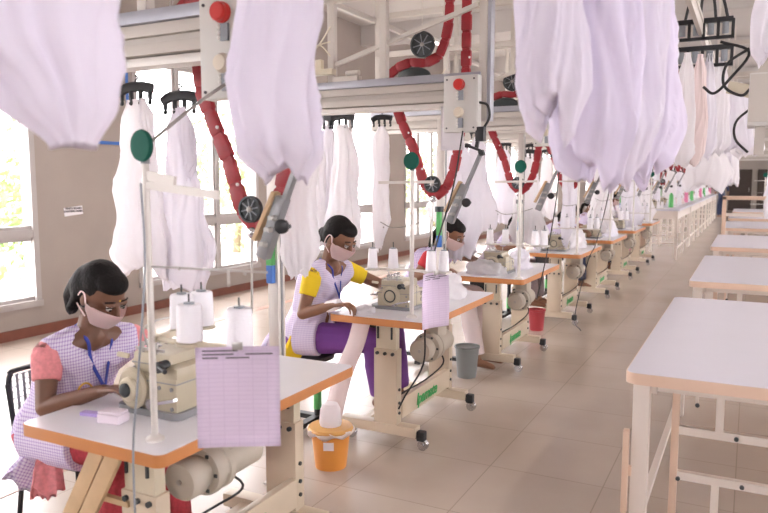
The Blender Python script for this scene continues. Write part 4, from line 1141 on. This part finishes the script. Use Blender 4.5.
# ------------------------------------------------------------------ small things
def pail(name, loc, r0, r1, h, m, label, cat='bucket'):
    t = empty(name, loc); tag(t, label, cat)
    MB().lathe((0, 0, 0), [(r0, 0), (r1, h), (r1+.006, h), (r1+.006, h-.015), (r1+.001, h-.018)], n=36).build('pail', m, t)
    return t
t = pail('orange_bucket', (-1.98, 3.20, 0), .085, .108, .21, orange, 'orange plastic bucket with lid beside the second sewing table')
MB().lathe((0, 0, 0), [(.12, .205), (.125, .215), (.118, .228), (.02, .232)], n=36).build('lid', orlid, t)
bm = bmesh.new(); rings = []
for i, (r, z) in enumerate(((.108, .195), (.122, .190), (.130, .203), (.124, .214), (.112, .212))):
    rings.append([bm.verts.new(((r+.006*math.sin(9*a+i))*math.cos(a), (r+.006*math.sin(9*a+i))*math.sin(a), z+.008*math.sin(7*a+i))) for a in [2*PI*j/72 for j in range(72)]])
for a, b in zip(rings, rings[1:]):
    for j in range(72): bm.faces.new((a[j], a[(j+1) % 72], b[(j+1) % 72], b[j]))
me = bpy.data.meshes.new('liner'); [setattr(f, 'smooth', True) for f in bm.faces]; bm.to_mesh(me); bm.free(); me.materials.append(cloth)
o = bpy.data.objects.new('liner', me); C.objects.link(o); o.parent = t
MB().box((-.028, -.002, -.022), (.028, .002, .022)).build('sticker', paperm, t).matrix_local = Matrix.Rotation(R(25), 4, 'Z') @ Matrix.Translation((0, -.1015, .145))
# cloth strip running down into the bucket
m = MB(); 
m.tube([(-1.985, 3.56, .735), (-1.99, 3.50, .62), (-2.00, 3.40, .50), (-1.995, 3.32, .40), (-1.98, 3.24, .31), (-1.98, 3.21, .24)], .03, n=14, flat=(.058, .03))
o = m.build('cloth_strip', cloth3); tag(o, 'pale peach cloth strip hanging from the second table down to the orange bucket', 'cloth')
m = MB().lathe((0, 0, 0), [(.058, 0), (.062, .02), (.055, .09), (.040, .12), (.02, .125)], n=18); o = m.build('cloth_bundle', cloth); o.location = (-1.98, 3.20, .232); tag(o, 'small white cloth bundle on the orange bucket lid', 'cloth')
t = pail('grey_bin', (-1.95, 5.22, 0), .075, .095, .25, grayb, 'grey waste bin under the third sewing table', 'bin')
t = pail('red_bin', (-1.93, 7.22, 0), .07, .085, .22, redbin, 'dark red waste bin beside the fourth sewing table', 'bin')
# items on the near table
t = empty('lilac_marker', (-2.03, 1.705, .7255)); t.rotation_euler = (0, 0, R(12)); tag(t, 'flat lilac case lying on the left of the near sewing table', 'case')
MB().box((-.06, -.015, 0), (.05, .015, .014), .004).build('case_body', lilac, t); MB().box((.05, -.010, .002), (.075, .010, .012), .003).build('case_tip', greyp, t)
t = empty('plastic_box', (-1.93, 1.69, .7255)); t.rotation_euler = (0, 0, R(10)); tag(t, 'small translucent pink box on the near sewing table', 'box')
MB().box((-.045, -.03, 0), (.045, .03, .032), .005).build('box_body', clearp, t); MB().box((-.043, -.028, .033), (.043, .028, .042), .004).build('lid', clearp, t)
# cloth on tables
def clothpile(loc, sx, sy, sz, seed, label, m=cloth):
    bm = bmesh.new(); bmesh.ops.create_icosphere(bm, subdivisions=4, radius=1)
    for v in bm.verts:
        n = noise.noise(v.co*2.2+V((seed, 0, 0))); n2 = noise.noise(v.co*5+V((seed, 3, 0)))
        f = 1+.35*n+.12*n2
        v.co = V((v.co.x*sx*f, v.co.y*sy*f, max(0, (v.co.z+.15))*sz*f))
    for f in bm.faces: f.smooth = True
    me = bpy.data.meshes.new('cloth_heap'); bm.to_mesh(me); bm.free(); me.materials.append(m)
    o = bpy.data.objects.new('cloth_heap', me); C.objects.link(o); o.location = loc; tag(o, label, 'cloth'); return o
clothpile((-2.03, 2.03, .726), .07, .09, .05, 1, 'crumpled white cloth between the hands of the operator in pink sleeves')
clothpile((-1.99, 3.60, .781), .06, .08, .035, 2, 'crumpled white cloth on the second table by the hand of the operator')
clothpile((-1.80, 4.35, .781), .14, .14, .14, 3, 'heap of white cloth at the far end of the second sewing table')
clothpile((-1.95, 5.62, .781), .16, .12, .10, 4, 'heap of white cloth left of the machine on the third sewing table')
clothpile((-1.80, 6.10, .781), .10, .12, .14, 5, 'tall heap of white cloth at the far end of the third sewing table', cloth2)
clothpile((-1.80, 8.35, .781), .13, .15, .18, 6, 'heap of white cloth at the far end of the fourth sewing table')
clothpile((-1.80, 10.3, .781), .15, .18, .20, 7, 'heap of white cloth at the far end of the fifth sewing table', cloth2)
clothpile((-1.80, 12.3, .781), .15, .18, .20, 8, 'heap of white cloth at the far end of the sixth sewing table')
t = empty('cloth_chute'); tag(t, 'pale wooden chute boards leaning under the front of the near sewing table', 'chute')
for i, dx in enumerate((0, .075)):
    MB().bar((-1.90+dx, 1.60, .66), (-2.28+dx, 1.62, .05), .06, .02, up=(0, 1, 0), bev=.003).build('board', wood, t)
MB().bar((-1.99, 1.63, .48), (-1.80, 1.63, .48), .02).build('batten', wood, t)

# ------------------------------------------------------------------ lights
tl = None
for i in range(5):  # invented tube fixtures with area lamps, added to brighten the hall
    for x in (-4.2, 1.6):
        if tl is None:
            tl = empty('added_tube_light'); MB().box((-.05, -.62, 0), (.05, .62, .05), .005).build('housing', white, tl); MB().cyl((0, -.6, -.02), (0, .6, -.02), .014).build('tube', tubem, tl); q = tl
        else: q = copy_tree(tl)
        q.location = (x, 4.2+i*5.5, 3.55); tag(q, 'added ceiling tube light %s, %s from the camera' % ('on the window side' if x < 0 else 'over the inspection tables', ORD[i] if i else 'nearest'), 'light', 'ceiling tube lights')
        MB().cyl((0, .4, .05), (0, .4, CZ-3.55), .006).cyl((0, -.4, .05), (0, -.4, CZ-3.55), .006).build('suspension', alu, q)
        ld = bpy.data.lights.new('added_tube_lamp', 'AREA'); ld.shape = 'RECTANGLE'; ld.size = .1; ld.size_y = 1.2; ld.energy = 22; ld.color = (1, .93, .88)
        lo = bpy.data.objects.new('added_tube_lamp', ld); C.objects.link(lo); lo.location = (x, 4.2+i*5.5, 3.50)
w = bpy.data.worlds.new('World'); scene.world = w; w.use_nodes = True
N = w.node_tree.nodes; L = w.node_tree.links
bg = N['Background']; bg.inputs['Color'].default_value = (1.0, .97, 1.0, 1); bg.inputs['Strength'].default_value = 7.0

# ------------------------------------------------------------------ camera
cam = bpy.data.cameras.new('camera'); co = bpy.data.objects.new('camera', cam); C.objects.link(co)
cam.sensor_width = 36; cam.lens = 709/768*36
co.location = (0, 0, 1.56); co.rotation_euler = (R(90-6.158), 0, R(27.2996))
cam.dof.use_dof = True; cam.dof.focus_distance = 4.25; cam.dof.aperture_fstop = 3.2
cam.clip_start = .05; cam.clip_end = 200
scene.camera = co
vs = scene.view_settings; scene.display_settings.display_device = 'sRGB'
vs.view_transform = 'Standard'; vs.look = 'None'; vs.gamma = 1; vs.use_curve_mapping = False; vs.exposure = 1.02
scene.cycles.use_denoising = True
scene.cycles.max_bounces = 8; scene.cycles.diffuse_bounces = 4
scene.cycles.sample_clamp_indirect = 8
